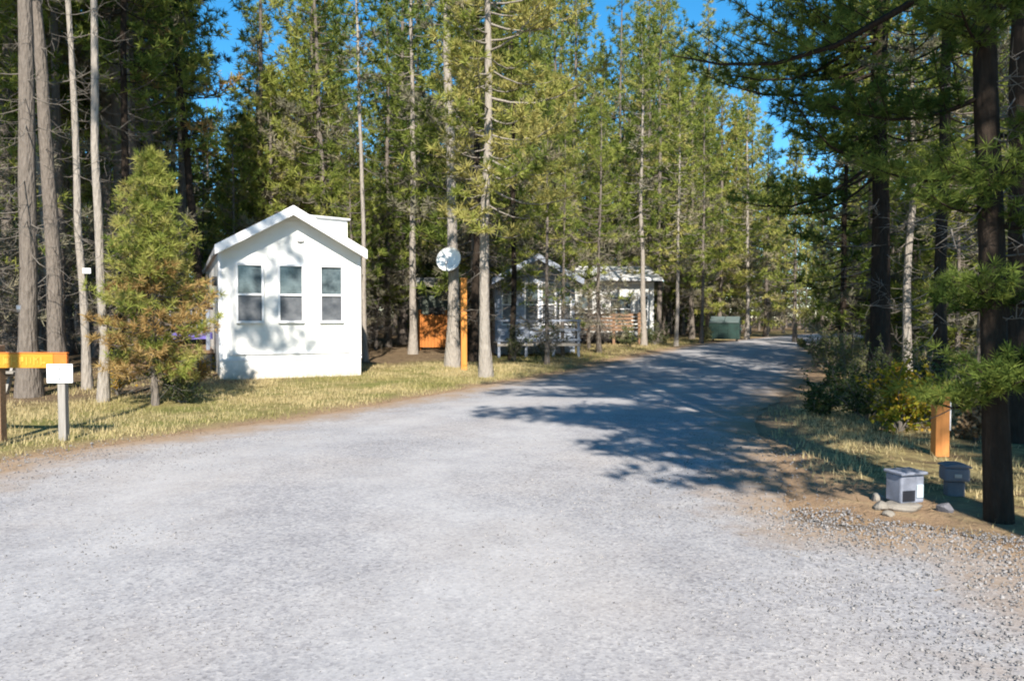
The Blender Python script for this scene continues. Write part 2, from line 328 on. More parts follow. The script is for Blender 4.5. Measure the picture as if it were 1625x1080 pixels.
ta = road.data.attributes.new('track', 'FLOAT', 'POINT'); ta.data.foreach_set('value', tr.astype(np.float32))

# ------------------------------------------------------------------ scatter helpers: grass, litter and loose stones (uncountable stuff)
def blades(P, z, hmin, hmax, w, tint, name, m, lean=0.5, flat=False):
    n = len(P); az = rng.random(n)*6.283; h = hmin + (hmax-hmin)*rng.random(n)**1.6
    l = rng.random(n)*lean + (1.2 if flat else 0.05); base = np.column_stack([P, z])
    d = np.column_stack([np.cos(az)*np.sin(l), np.sin(az)*np.sin(l), np.cos(l)]); s = np.column_stack([-np.sin(az), np.cos(az), np.zeros(n)])*w*(0.6+0.8*rng.random(n))[:,None]
    V = np.stack([base-s, base+s, base+d*h[:,None]], 1).reshape(-1, 3)
    return link(name, mesh_np(name, V, [np.arange(3*n).reshape(-1, 3)], [m], None, np.repeat(tint, 3)))
def scatter(n, x0, x1, y0, y1, keep):
    P = np.column_stack([x0+(x1-x0)*rng.random(n), y0+(y1-y0)*rng.random(n)]); d = road_d(P); k = keep(P, d); return P[k], d[k]
def verge_keep(P, d):
    dens = np.clip((d-0.05)/0.8, 0, 1)*np.clip(1.25-d/9, 0.12, 1)*np.clip((vnoise(P[:,0], P[:,1], 0.85, 9)*.65+vnoise(P[:,0], P[:,1], 0.3, 19)*.35-.3)*2.6, .05, 1)
    dens = dens*(1-np.clip(1.5-np.hypot((P[:,0]-3.0)/1.2, (P[:,1]-6.4)/.9), 0, .97))
    return rng.random(len(P)) < dens
def grass_patch(n, x0, x1, y0, y1, label, sc=1.0, tadd=0.0):
    P, d = scatter(n, x0, x1, y0, y1, verge_keep); gn = vnoise(P[:,0], P[:,1], 1.7, 11)
    tint = np.clip(1.2+tadd-1.15*gn + rng.normal(0, .2, len(P)), 0, 1)
    o = blades(P, ground_z(P, d), 0.025*sc, 0.125*sc, 0.006*sc, tint, 'grass', M['grass'], 0.8); return tag(o, label, 'grass', kind='stuff')
grass_patch(230000, -13, 2.5, 7.0, 24, 'dry yellow green grass along the left verge below the white cabin', tadd=.15)
grass_patch(60000, 0, 24, 20, 50, 'dry straw grass along the far bend in front of the homes', 1.6)
grass_patch(50000, 2.0, 9, 4.5, 17, 'dry straw grass on the right verge round the orange post', tadd=.55)
P, d = scatter(90000, -16, 16, 4, 32, lambda P, d: (d > 0.02) & (rng.random(len(P)) < np.clip(0.35+d/8, 0, 1)))
tag(blades(P, ground_z(P, d)+0.012, 0.05, 0.16, 0.005, rng.random(len(P)), 'needle_litter', M['litter'], 0.5, True), 'brown fallen needles and twigs under the pines', 'litter', kind='stuff')
P, d = scatter(26000, -8, 7, 4, 26, lambda P, d: (d < 0.05) & (d > -1.6) & (rng.random(len(P)) < np.exp(d/.45)*.8))
tag(blades(P, np.full(len(P), .012)+.03*np.clip(-d/3,0,1), 0.04, 0.14, 0.005, rng.random(len(P)), 'needle_litter', M['litter'], 0.35, True), 'brown fallen needles strewn along the gravel road edges', 'litter', kind='stuff')
def pebbles(P, z, r, name, label):
    n = len(P); o = np.array([(1,0,0),(-1,0,0),(0,1,0),(0,-1,0),(0,0,1),(0,0,-1)], float); f = np.array([(0,2,4),(2,1,4),(1,3,4),(3,0,4),(2,0,5),(1,2,5),(3,1,5),(0,3,5)])
    q = rng.normal(size=(n,3,3)); q, _ = np.linalg.qr(q); sc = r[:,None]*(0.55+0.75*rng.random((n,3)))
    V = np.einsum('vk,nk,nkj->nvj', o, sc, q) + rng.normal(0, .18, (n,6,3))*r[:,None,None] + np.column_stack([P, z])[:,None,:]
    me = mesh_np(name, V.reshape(-1,3), [(f[None]+6*np.arange(n)[:,None,None]).reshape(-1,3)], [M['pebble']], None, np.repeat(rng.random(n), 6))
    return tag(link(name, me), label, 'gravel', kind='stuff')
P, d = scatter(120000, -6.5, 4.2, 2.4, 10, lambda P, d: (d < 0.35) & (rng.random(len(P)) < np.clip(1.35-P[:,1]/8, .06, 1)*(0.35+0.65*np.clip(np.abs(P[:,0]+0.2)/2.2, 0, 1))*(0.3+1.2*vnoise(P[:,0], P[:,1], 0.6, 21)**2)))
pebbles(P, 0.02+0.03*np.clip(-d/3,0,1), 0.003+0.009*rng.random(len(P))**3, 'loose_gravel', 'loose grey stones strewn over the gravel road')
P, d = scatter(16000, 1.7, 4.2, 3.0, 6.2, lambda P, d: (d < 0.3) & (rng.random(len(P)) < 0.8))
pebbles(P, 0.012+0.02*np.clip(-d/3,0,1), 0.004+0.012*rng.random(len(P))**2.5, 'loose_gravel', 'coarser grey stones on the gravel shoulder at lower right')

# ------------------------------------------------------------------ pines
class Tree:
    """collects tubes (wood) and needle tufts, all as arrays"""
    def __init__(s, seed): s.r = np.random.default_rng(seed); s.tubes = []; s.tp = []; s.td = []; s.tt = []; s.tm = []
    def tube_mesh(s, tubes, n):
        V, Q = [], []; o = 0; ang = np.arange(n)*2*math.pi/n; cs = np.stack([np.cos(ang), np.sin(ang)], 1)
        for pts, rad in tubes:
            d = np.gradient(pts, axis=0); d /= np.linalg.norm(d, axis=1)[:,None]+1e-9
            ref = np.array([1.,0,0]) if abs(d[0][2]) > 0.7 else np.array([0,0,1.])
            a = np.cross(d, ref); a /= np.linalg.norm(a, axis=1)[:,None]+1e-9; b = np.cross(d, a)
            V.append((pts[:,None,:] + (a[:,None,:]*cs[None,:,:1] + b[:,None,:]*cs[None,:,1:])*rad[:,None,None]).reshape(-1,3))
            k = len(pts); i = (np.arange(k-1)[:,None]*n + np.arange(n)[None]).ravel(); j = (np.arange(k-1)[:,None]*n + (np.arange(n)+1)[None] % n).ravel()
            Q.append(np.stack([i, j, j+n, i+n], 1)+o); o += k*n
        return np.concatenate(V), np.concatenate(Q)
    def trunk(s, H, r0, bend=0.15, flare=1.6):
        k = 15; z = np.linspace(-0.25, H, k); w = np.cumsum(s.r.normal(0, 1, (k,2)), 0)*bend*H/90; w -= w[0]
        s.path = np.column_stack([w, z]); tt = np.clip(z/H, 0, 1); s.rad = r0*((1-tt)**0.75*0.98+0.03)*(1+(flare-1)*np.exp(-np.clip(z,0,99)/0.35)); s.rad = s.rad*(1+s.r.normal(0,.03,len(z))); s.H = H
        s.trunk_t = (s.path, s.rad)
    def at(s, z): return np.array([np.interp(z, s.path[:,2], s.path[:,0]), np.interp(z, s.path[:,2], s.path[:,1]), z])
    def branch(s, z, az, L, el, curve=0.25, tuft=0.17, inner=0.35, tone=0.5, mi=0, twig=0.38, r=None, dense=1.0):
        n = 6; q = np.linspace(0, 1, n); h = np.array([math.cos(az), math.sin(az), 0]); side = np.array([-math.sin(az), math.cos(az), 0])
        wob = s.r.normal(0, .05)*L
        pts = s.at(z) + h*(q*L*math.cos(el))[:,None] + np.array([0,0,1.])*((q*math.sin(el)+curve*q*q*0.6-0.12*np.sin(q*3.14))*L)[:,None] + side*(q*q*wob)[:,None]
        rb = (r or 0.008+0.011*L); s.tubes.append((pts, rb*(1-q*0.85)))
        if mi < 0: return pts
        step = tuft*1.15/dense; m = max(2, int(L*(1-inner)/step)); sg = 1
        for i in range(m+1):
            f = inner+(1-inner)*i/m; p = np.array([np.interp(f, q, pts[:,k]) for k in range(3)]); sg = -sg
            dirb = pts[-1]-pts[-2]; dirb /= np.linalg.norm(dirb)+1e-9
            tl = min(twig*L*(1.15-f)+0.10, 0.9)*(0.6+0.7*s.r.random()); dd = dirb*0.65+side*sg*(0.75+0.3*s.r.random())+np.array([0,0,0.12+0.3*s.r.random()]); dd /= np.linalg.norm(dd)
            k = max(1, int(tl/tuft*0.95)); 
            if tl > 0.25: s.tubes.append((np.array([p, p+dd*tl*0.5, p+dd*tl]), np.array([0.006,0.005,0.003])))
            for j in range(k):
                s.tp.append(p+dd*tl*((j+0.7)/k)+s.r.normal(0,.03,3)); s.td.append(dd); s.tt.append(tone+s.r.normal(0,.13)); s.tm.append(mi)
        s.tp.append(pts[-1]); s.td.append(dirb); s.tt.append(tone+s.r.normal(0,.1)); s.tm.append(mi)
        return pts
    def needles(s, n, L, w, spread=0.85):
        P = np.repeat(np.array(s.tp), n, 0); D = np.repeat(np.array(s.td), n, 0); T = np.repeat(np.array(s.tt), n); m = np.repeat(np.array(s.tm), n)
        k = len(P); rnd = s.r.normal(size=(k,3)); rnd /= np.linalg.norm(rnd, axis=1)[:,None]
        d = D*0.55+rnd*spread+np.array([0,0,0.15]); d /= np.linalg.norm(d, axis=1)[:,None]
        sd = np.cross(d, s.r.normal(size=(k,3))); sd /= np.linalg.norm(sd, axis=1)[:,None]+1e-9
        l = L*(0.65+0.6*s.r.random(k))[:,None]; ww = w*(0.7+0.6*s.r.random(k))[:,None]/2; P = P+d*l*0.05
        V = np.stack([P-sd*ww, P+sd*ww, P+d*l+sd*ww*.35, P+d*l-sd*ww*.35], 1).reshape(-1,3)
        return V, np.arange(4*k).reshape(-1,4), m, np.clip(np.repeat(T+s.r.normal(0,.06,k), 4), 0, 1)
    def finish(s, barkm, crown_mats, n, L, w, sides=10, dead=None, spread=0.85):
        V, Q = s.tube_mesh([s.trunk_t], sides); tm = mesh_np('trunk', V, [Q], [barkm], None, None, True); out = {'trunk': tm}
        if s.tp:
            NV, NQ, m, T = s.needles(n, L, w, spread); polys = [NQ]; mi = [m]; VV = [NV]; TT = [T]
            if s.tubes:
                BV, BQ = s.tube_mesh(s.tubes, 4); polys.append(BQ+len(NV)); mi.append(np.full(len(BQ), len(crown_mats))); VV.append(BV); TT.append(np.full(len(BV), .5))
            out['crown'] = mesh_np('crown', np.concatenate(VV), polys, crown_mats+[barkm], mi, np.concatenate(TT))
        if dead:
            BV, BQ = s.tube_mesh(dead, 4); out['dead_branches'] = mesh_np('dead_branches', BV, [BQ], [M['twig']])
        return out
    def dead(s, z0, z1, n, L0, L1):
        out = []
        for i in range(n):
            z = z0+(z1-z0)*s.r.random(); az = s.r.random()*6.283; L = L0+(L1-L0)*s.r.random(); el = s.r.normal(-0.12, .22)
            keep = s.tubes; s.tubes = out; pts = s.branch(z, az, L, el, s.r.normal(-.05,.15), mi=-1, r=0.006+0.006*L); s.tubes = keep
            for k in range(int(2+L*5)):
                f = 0.25+0.75*s.r.random(); q = np.linspace(0,1,6); p = np.array([np.interp(f, q, pts[:,c]) for c in range(3)])
                dd = s.r.normal(size=3)+(pts[-1]-pts[0])/L*0.8; dd /= np.linalg.norm(dd); l = 0.12+0.3*s.r.random()
                out.append((np.array([p, p+dd*l*.5+s.r.normal(0,.02,3), p+dd*l]), np.array([.005,.004,.002])))
        return out
def conifer(seed, H, cb, rad, r0, nb, n=12, L=0.22, w=0.042, bk='bark', tuft=0.18, deadn=20, deadL=(0.4,1.3), tone=0.5, mats=('needles',), mi_fn=None, bend=.15, az_bias=None, gap=0.12, deadz=0.08, extra=None):
    T = Tree(seed); T.trunk(H, r0, bend); z0 = H*cb
    nb = int(nb*1.25)
    for i in range(nb):
        f = ((i+T.r.random())/nb)**1.05; z = z0+(H*0.985-z0)*f
        if T.r.random() < gap: continue
        prof = (1-f)**0.7*(0.5+0.5*min(1, f/0.18))+0.05; az = i*2.399+T.r.normal(0,.45)
        Lb = rad*prof*(0.6+0.55*T.r.random())
        if az_bias: Lb *= 1+az_bias[1]*math.cos(az-az_bias[0])
        el = -0.22+0.95*f+T.r.normal(0,.14); mi = mi_fn(f, T.r) if mi_fn else 0
        T.branch(z, az, max(0.15, Lb), el, 0.22, tuft, 0.42 if Lb > 0.8 else 0.05, tone+T.r.normal(0,.2), mi)
    if extra: extra(T)
    T.tp.append(T.path[-1]); T.td.append(np.array([0,0,1.])); T.tt.append(tone); T.tm.append(0)
    dd = T.dead(H*deadz, z0+0.15*(H-z0), deadn, *deadL) if deadn else None
    return T.finish(M[bk], [M[m] for m in mats], n, L, w, 10, dd)
def plant(parts, name, loc, rz=0, scale=1.0, lean=(0,0), label=None, cat='tree', group=None):
    o = empty(name, loc, rz, label, cat, group); o.scale = (scale,)*3; o.rotation_euler = (lean[0], lean[1], rz)
    for k, me in parts.items():
        c = link(k, me, o)
        if k == 'dead_branches': c['kind'] = 'stuff'
    return o
def gz1(x, y): return float(ground_z([(x, y)])[0])
ND = ('needles', 'dead_needles')
def lowdead(p0): return lambda f, r: 1 if r.random() < max(0, p0-f*p0*1.7) else 0
PROTO = {
 'tall': [conifer(100+i, 21+i, 0.34, 2.5+.2*i, 0.18, 88, 18, .24, .034, tuft=.17, deadn=34, tone=.42+.07*i, mats=ND, mi_fn=lowdead(.25)) for i in range(3)],
 'bare': [conifer(120+i, 22, 0.50, 2.1, 0.17, 75, 18, .24, .034, tuft=.17, deadn=60, deadL=(.3,1.6), tone=.42, mats=ND, mi_fn=lowdead(.4), gap=.2) for i in range(2)],
 'full': [conifer(140+i, 16+1.5*i, 0.12, 2.75, 0.15, 105, 18, .23, .032, tuft=.17, deadn=20, tone=.58+.06*i, mats=ND, mi_fn=lowdead(.45)) for i in range(3)],
 'young': [conifer(160+i, 6.5+i, 0.06, 1.6, 0.075, 85, 17, .18, .024, tuft=.14, deadn=8, deadL=(.2,.7), tone=.55+.08*i, mats=ND, mi_fn=lowdead(.25)) for i in range(2)],
 'grey': [conifer(180+i, 10+2*i, 0.10, 1.8, 0.09, 90, 14, .18, .022, tuft=.17, deadn=70, deadL=(.4,1.6), tone=.45, mats=ND, mi_fn=lowdead(1.1), gap=.2) for i in range(2)],
}

# ------------------------------------------------------------------ white cabin (park home), gable end to the road
def window(par, x0, x1, z0, z1, up, low, y=0.0, trim=0.05):
    f = MB(); d = 0.075
    f.box(x0-trim, y-d, z1, x1+trim, y+.01, z1+trim); f.box(x0-trim, y-d, z0-trim*1.2, x1+trim, y+.01, z0)
    f.box(x0-trim, y-d, z0, x0, y+.01, z1); f.box(x1, y-d, z0, x1+trim, y+.01, z1); zm = z0+(z1-z0)*.475
    f.box(x0, y-d+.008, zm-.025, x1, y+.01, zm+.025)
    fr = f.build('window', M['trim'], par, .004)
    MB().box(x0+.002, y-.018, zm+.026, x1-.002, y-.012, z1-.002).build('upper_pane', up, fr)
    MB().box(x0+.002, y-.026, z0+.002, x1-.002, y-.020, zm-.026).build('lower_pane', low, fr)
    return fr
def gable_home(name, loc, rz, Wd, L, He, Hr, label, wallm, roofm, ov=0.09, fo=0.38, base=0.5, trimm='trim', fascia=0.24):
    o = empty(name, loc, rz, label, 'cabin')
    w = MB(); w.prism([(0,0,base), (Wd,0,base), (Wd,0,He), (Wd/2,0,Hr-.12), (0,0,He)], (0,L,0)); w.build('wall', wallm, o)
    MB().box(.0,-.012,-.2,Wd,L,base-.003).build('skirting', wallm, o)
    sl = (Hr-He)/(Wd/2); r = MB(); th = .13
    for s in (-1, 1):
        xa, xb = Wd/2, Wd/2+s*(Wd/2+ov); za, zb = Hr, Hr-sl*(Wd/2+ov)
        r.prism([(xa,-fo,za), (xb,-fo,zb), (xb,-fo,zb-th), (xa,-fo,za-th)], (0,L+2*fo,0))
    rf = r.build('roof', roofm, o)
    fa = MB()
    for s in (-1, 1):
        xa, xb = Wd/2+s*.002, Wd/2+s*(Wd/2+ov+.01); za, zb = Hr+.015, Hr-sl*(Wd/2+ov)+.015
        fa.prism([(xa,-fo-.035,za), (xb,-fo-.035,zb), (xb,-fo-.035,zb-fascia), (xa,-fo-.035,za-fascia)], (0,.033,0))
    fa.build('rake_board', M[trimm], rf, .004)
    c = MB()
    for x in (-.012, Wd-.07): c.box(x, -.022, base+.05, x+.082, .1, He-.08)
    c.box(-.015,-.03,base-.03,Wd+.015,-.002,base+.03); c.build('corner_trim', M[trimm], o, .003)
    return o, rf
CAB = empty  # (cabin below uses gable_home)
c_ang = math.atan2(1.4, 3.2); CABIN = Vector((-7.2, 18.6, 0))
cab, crf = gable_home('white_cabin', CABIN, c_ang, 3.49, 10.5, 3.33, 4.32, 'small white park cabin with three tall windows in its sunlit gable end', M['white'], M['roof'])
for (a, b) in ((.44, 1.0), (1.44, 1.98), (2.47, 2.98)): window(cab, a, b, 1.46, 2.84, M['glass_up'], M['glass_low'])
v = MB(); v.tube([(1.95,-.05,3.55), (1.95,.01,3.55)], .10, 14)
for k in range(4): v.box(1.87, -.062, 3.48+.04*k, 2.03, -.05, 3.50+.04*k)
v.build('gable_vent', M['trim'], cab)
d = MB(); d.prism([(2.35,1.0,3.8), (3.36,1.0,3.35), (3.36,1.0,4.19), (2.35,1.0,4.24)], (0,4.5,0)); dm = d.build('dormer', M['white'], crf)
d = MB(); d.prism([(2.25,.92,4.243), (3.43,.92,4.19), (3.43,.92,4.24), (2.25,.92,4.295)], (0,4.65,0)); d.build('dormer_roof', M['roof'], dm, .01)
s_ = MB(); s_.box(.3,-.04,.62,3.2,-.014,.66).build('skirting_trim', M['trim'], cab)
m = MB(); m.box(-.32,0.4,1.5,-.0,.52,1.56)
lt = MB().box(-.12,1.0,2.35,-.003,1.12,2.6).build('wall_lamp', M['darkmetal'], cab, .01)
# side porch on the cabin's left
po = empty('side_porch', CABIN + Matrix.Rotation(c_ang, 3, 'Z') @ Vector((-.03, 2.2, 0)), c_ang, 'dark wooden side porch with plum and violet rails against the white cabin', 'porch')
MB().box(-1.7,0,.55,-.02,5,.65).build('deck', M['brownwood'], po, .01)
MB().box(-1.66,.03,-.1,-.06,.09,.545).build('underdeck_shade', M['darkmetal'], po)  # dark sheet standing in for the shade in the void below the deck
for x, y in ((-1.62,.12), (-.16,.12), (-1.62,2.5), (-1.62,4.9)): MB().box(x-.05,y-.05,.651,x+.05,y+.05,1.75).build('post', M['bluerail'], po, .006)
MB().box(-1.7,.06,1.755,-.02,.18,1.82).build('top_rail', M['darkrail'], po, .006)
MB().box(-1.68,.08,.95,-.04,.15,1.13).build('lower_rail', M['purple'], po, .006)
b = MB(); [b.box(-1.5+.13*k,.1,1.135,-1.465+.13*k,.135,1.75) for k in range(10)]; b.build('balusters', M['bluerail'], po)
st = MB(); [st.box(-2.0-.28*k,.8,.0,-1.72-.28*k,1.9,.48-.16*k) for k in range(3)]; st.build('steps', M['brownwood'], po, .01)

# ------------------------------------------------------------------ grey-blue home behind the trees, and a pale home further on
h2, h2r = gable_home('grey_home', (at(786,31), 31, 0), R(6), 3.3, 10, 3.15, 4.05, 'grey blue park home with gabled porch half hidden behind the pines', M['bluewall'], M['greyroof'], .2, .9, trimm='bluerail')
for (a, b) in ((.3, .75), (1.25, 1.75), (1.95, 2.45), (2.7, 3.1)): window(h2, a, b, 1.25, 2.9, M['glass_up'], M['glass_low'])
dk = empty('porch_deck', (at(790,29.3), 28.6, 0), R(6), 'grey railed porch deck in front of the grey blue home', 'deck')
MB().box(0,0,.42,3.2,2.2,.52).build('deck', M['greywoodx'], dk, .01)
for x in (.06, 1.1, 2.15, 3.12): MB().box(x-.05,.02,-.1,x+.05,.12,1.42).build('post', M['bluerail'], dk)
for z in (.62, 1.0, 1.36): MB().box(0,-.02,z,3.2,.018,z+.08).build('rail', M['bluerail'], dk)
h3 = empty('pale_home', (at(905,45), 45, 0), R(2), 'long pale home with low roof seen between pines past the grey home', 'house')
MB().box(0,0,.4,5.0,7,3.6).build('wall', M['rv'], h3)
w_ = MB(); w_.prism([(-.4,-.6,3.62), (5.4,-.6,3.62), (5.4,3.5,4.6), (-.4,3.5,4.6)], (0,0,.14)); w_.prism([(-.4,7.6,3.62), (-.4,3.51,4.6), (5.4,3.51,4.6), (5.4,7.6,3.62)], (0,0,.14)); w_.build('roof', M['roof'], h3)
MB().box(.02,.05,-.1,4.98,6.9,.395).build('foundation', M['greystone'], h3)
for (a, b) in ((.5, 1.3), (2.4, 3.6), (4.1, 4.6)): window(h3, a, b, 1.3, 2.7, M['glass_up'], M['glass_up'])
d3 = empty('brown_deck', (at(888,42), 41, 0), R(2), 'brown wooden deck with solid rail before the pale home', 'deck')
MB().box(0,0,.75,4.4,3.6,.87).build('deck', M['brownwood'], d3)
for x in (.08, 1.5, 2.9, 4.3): MB().box(x-.07,.02,-.1,x+.07,.16,1.75).build('post', M['brownwood'], d3)
rl = MB(); [rl.box(0,-.02,.95+.2*k,4.4,.015,1.09+.2*k) for k in range(4)]; rl.build('rail_boards', M['brownwood'], d3)

# ------------------------------------------------------------------ grey shed with orange wooden panel
sh = empty('garden_shed', (at(664,37), 37, 0), R(14), 'small dull green shed with tan roof edge left of the dish trunk', 'shed')
MB().box(0,0,-.1,2.1,2.4,2.9).build('wall', M['greenwall'], sh)
r = MB(); r.prism([(-.25,-.5,3.0), (2.35,-.5,3.0), (2.35,2.7,3.45), (-.25,2.7,3.45)], (0,0,.12)); rr = r.build('roof', M['greyroof'], sh)
MB().box(-.27,-.55,2.98,2.37,-.502,3.2).build('fascia', M['tan'], rr)
MB().box(.5,-.05,0,1.3,-.003,2.0).build('door', M['darkmetal'], sh)
fp = empty('orange_fence', (at(664,35), 35, 0), R(-10), 'orange stained wooden fence panel in front of the small shed', 'fence')
for k in range(9): MB().box(.155*k,-.02+.004*(k % 2),.12,.155*k+.145,.012,1.62+.03*math.sin(k*2.1)).build('board', M['rust'], fp, .004)
for z in (.45, 1.4): MB().box(0,.016,z,1.4,.06,z+.09).build('rail', M['rust'], fp)
for x in (.03, 1.36): MB().box(x-.05,.062,-.1,x+.05,.16,1.85).build('post', M['rust'], fp)
fp2 = empty('orange_fence', (at(706,35), 35.2, 0), R(52), 'bright orange fence wing turned sideways at the shed corner', 'fence')
for k in range(6): MB().box(.155*k,-.02,.12,.155*k+.145,.012,1.83).build('board', M['orange'], fp2, .004)
for z in (.45, 1.4): MB().box(0,.016,z,.93,.06,z+.09).build('rail', M['orange'], fp2)

# ------------------------------------------------------------------ signs and posts
ws = empty('white_sign', (at(95,9.6), 9.6, gz1(at(95,9.6), 9.6)), R(3), 'small blank white sign on a grey wooden post at left roadside', 'sign')
MB().box(-.047,0,-.3,.047,.095,.80).build('post', M['greywood'], ws, .008)
MB().box(-.165,-.022,.745,.155,-.002,.985).build('panel', M['signwhite'], ws, .006)
for z in (.80, .93): MB().tube([(0,-.03,z), (0,-.02,z)], .012, 8).build('screw', M['metal'], ws)
os_ = empty('orange_sign', (-6.66, 9.7, gz1(-6.66, 9.7)), R(-1), 'long yellow orange wooden board sign with worn lettering and red end', 'sign')
MB().box(-.06,.02,-.3,.06,.14,1.25).build('post', M['brownwood'], os_, .006)
MB().box(-.98,-.03,.965,.79,.018,1.145).build('board', M['yellow'], os_, .006)
MB().box(.792,-.028,.967,.965,.016,1.143).build('end_block', M['redorange'], os_, .006)
MB().box(-.98,-.034,1.147,.97,.02,1.165).build('top_strip', M['redorange'], os_, .003)
lt = MB(); x = -.85; q = random.Random(5)
while x < .70:                                        # worn routed strokes, not readable in the photograph either
    wd = q.uniform(.05, .085)
    if -.02 < x < .03: x = .06
    lt.box(x,-.036,1.0,x+.018,-.031,1.11)
    if q.random() < .7: lt.box(x+.02,-.036,q.choice((1.0,1.045,1.09)),x+wd,-.031,q.choice((1.0,1.045,1.09))+.02)
    if q.random() < .5: lt.box(x+wd-.016,-.036,1.02,x+wd,-.031,1.10)
    x += wd+.028
lt.build('lettering', M['lettering'], os_)
op = empty('orange_post', (at(736,21.9), 21.9, gz1(at(736,21.9), 21.9)), R(10), 'tall yellow orange wooden post beside the dish trunk', 'post')
MB().box(-.085,-.085,-.3,.085,.085,2.62).build('post', M['orange'], op, .012)
MB().box(-.10,-.10,2.622,.10,.10,2.66).build('cap', M['orange'], op, .008)
o2 = empty('orange_post', (at(1495,8.7), 8.7, gz1(at(1495,8.7), 8.7)), R(-8), 'short orange wooden post with pale plate beside the right hand bushes', 'post')
MB().box(-.075,-.075,-.3,.075,.075,.79).build('post', M['orange_red'], o2, .008)
MB().box(.077,-.06,.30,.092,.05,.66).build('plate', M['signwhite'], o2, .003)
# satellite dish on its trunk
dY = 22.1; da = empty('satellite_dish', (at(712,dY), dY, hz(411,dY)), 0, 'round white satellite dish fixed to a trunk by the orange post', 'satellite dish')
n = 28; rings = 6; vs = []; fs = []
for side in (0, .02):
    for i in range(rings+1):
        rr = .36*i/rings
        vs += [(rr*math.cos(2*math.pi*k/n)*.95, side-.10*(rr/.36)**2+.1, rr*math.sin(2*math.pi*k/n)*1.05) for k in range(n)]
for sd_ in (0, 1):
    o_ = sd_*(rings+1)*n
    for i in range(rings):
        for k in range(n):
            q4 = (o_+i*n+k, o_+i*n+(k+1) % n, o_+(i+1)*n+(k+1) % n, o_+(i+1)*n+k); fs.append(q4 if sd_ else q4[::-1])
fs += [(rings*n+k, rings*n+(k+1) % n, (2*rings+1)*n+(k+1) % n, (2*rings+1)*n+k) for k in range(n)]
di = MB().add(vs, fs, True).build('reflector', M['dish'], da); di.rotation_euler = (R(-18), R(32), R(-8))
MB().tube([(0,.14,-.05), (.03,.32,-.15)], .03, 8).build('bracket', M['metal'], da)
ar = MB().tube([(-.03,.02,-.36), (-.05,-.22,-.34), (-.04,-.42,-.16)], .014, 8).build('arm', M['metal'], da)
MB().tube([(-.04,-.43,-.16), (-.02,-.34,-.11)], [.028,.04], 10).build('receiver', M['metal'], ar)
# tin tag on leftmost trunk, small white plate on a thin trunk
tp_ = MB(); ty = 14.6; tp_.tube([(0,0,-.12), (0,0,.02)], .187, 20).build('tree_band', M['metal']).location = (at(45,14.77)-.005, 14.77, hz(486,14.77))
tag(bpy.data.objects['tree_band'], 'pale tin band wrapped round the thick leftmost grey trunk', 'band')
bp = empty('trunk_plate', (at(143,16), 15.9, hz(430,16)), R(10), 'small white plate nailed to a thin trunk near the sapling', 'plate')
MB().box(-.07,-.02,-.06,.09,0,.05).build('plate', M['signwhite'], bp, .004); MB().tube([(0,-.028,.02),(0,-.02,.02)], .01, 8).build('nail', M['metal'], bp)
# picnic table at far left
pt = empty('picnic_table', (at(-14,15.6), 15.6, gz1(at(-14,15.6), 15.6)), R(4), 'grey weathered picnic table in the shade at far left', 'picnic table')
tt_ = MB(); [tt_.box(-.9,-.36+.15*k,.70,.9,-.225+.15*k,.745) for k in range(5)]; tt_.build('table_top', M['greywoodx'], pt, .006)
for s in (-1, 1):
    bn = MB(); [bn.box(-.9,s*.72-.14+.145*k,.41,.9,s*.72-.005+.145*k,.45) for k in range(2)]; bn.build('bench', M['greywoodx'], pt, .006)
    lg = MB()
    for e in (-1, 1): lg.bar((s*.62,e*.26,.698), (s*.62,e*.62,-.02), .05, .1)
    lg.bar((s*.67,-.82,.38), (s*.67,.82,.38), .045, .09); lg.build('leg_frame', M['greywood'], pt)
# green dumpster by the bend
du = empty('dumpster', (at(1150,46), 46, 0), R(-20), 'dark green dumpster with grey green sloping lids at the far bend', 'dumpster'); du.scale = (.88, .88, .88)
b = MB(); b.prism([(-1.0,-.65,.18), (-1.0,.65,.18), (-1.0,.65,1.65), (-1.0,-.65,1.28)], (2.0,0,0)); b.build('body', M['dumpster'], du, .02)
for x in (-.98, .02): ld = MB().prism([(x,-.70,1.30), (x,.68,1.69), (x,.68,1.74), (x,-.70,1.35)], (.96,0,0)).build('lid', M['dumplid'], du, .01)
rb = MB(); [rb.box(x-.04,-.69,.22,x+.04,-.652,1.22) for x in (-.9,-.3,.3,.9)]; rb.build('ribs', M['dumpster'], du)
for x in (-.8, .8):
    for y in (-.5, .5): MB().tube([(x-.04,y,.08), (x+.04,y,.08)], .085, 12).build('wheel', M['black'], du)
for s in (-1, 1): MB().box(s*1.06-.055,-.3,.8,s*1.06+.055,.3,.95).build('lift_pocket', M['dumpster'], du, .01)
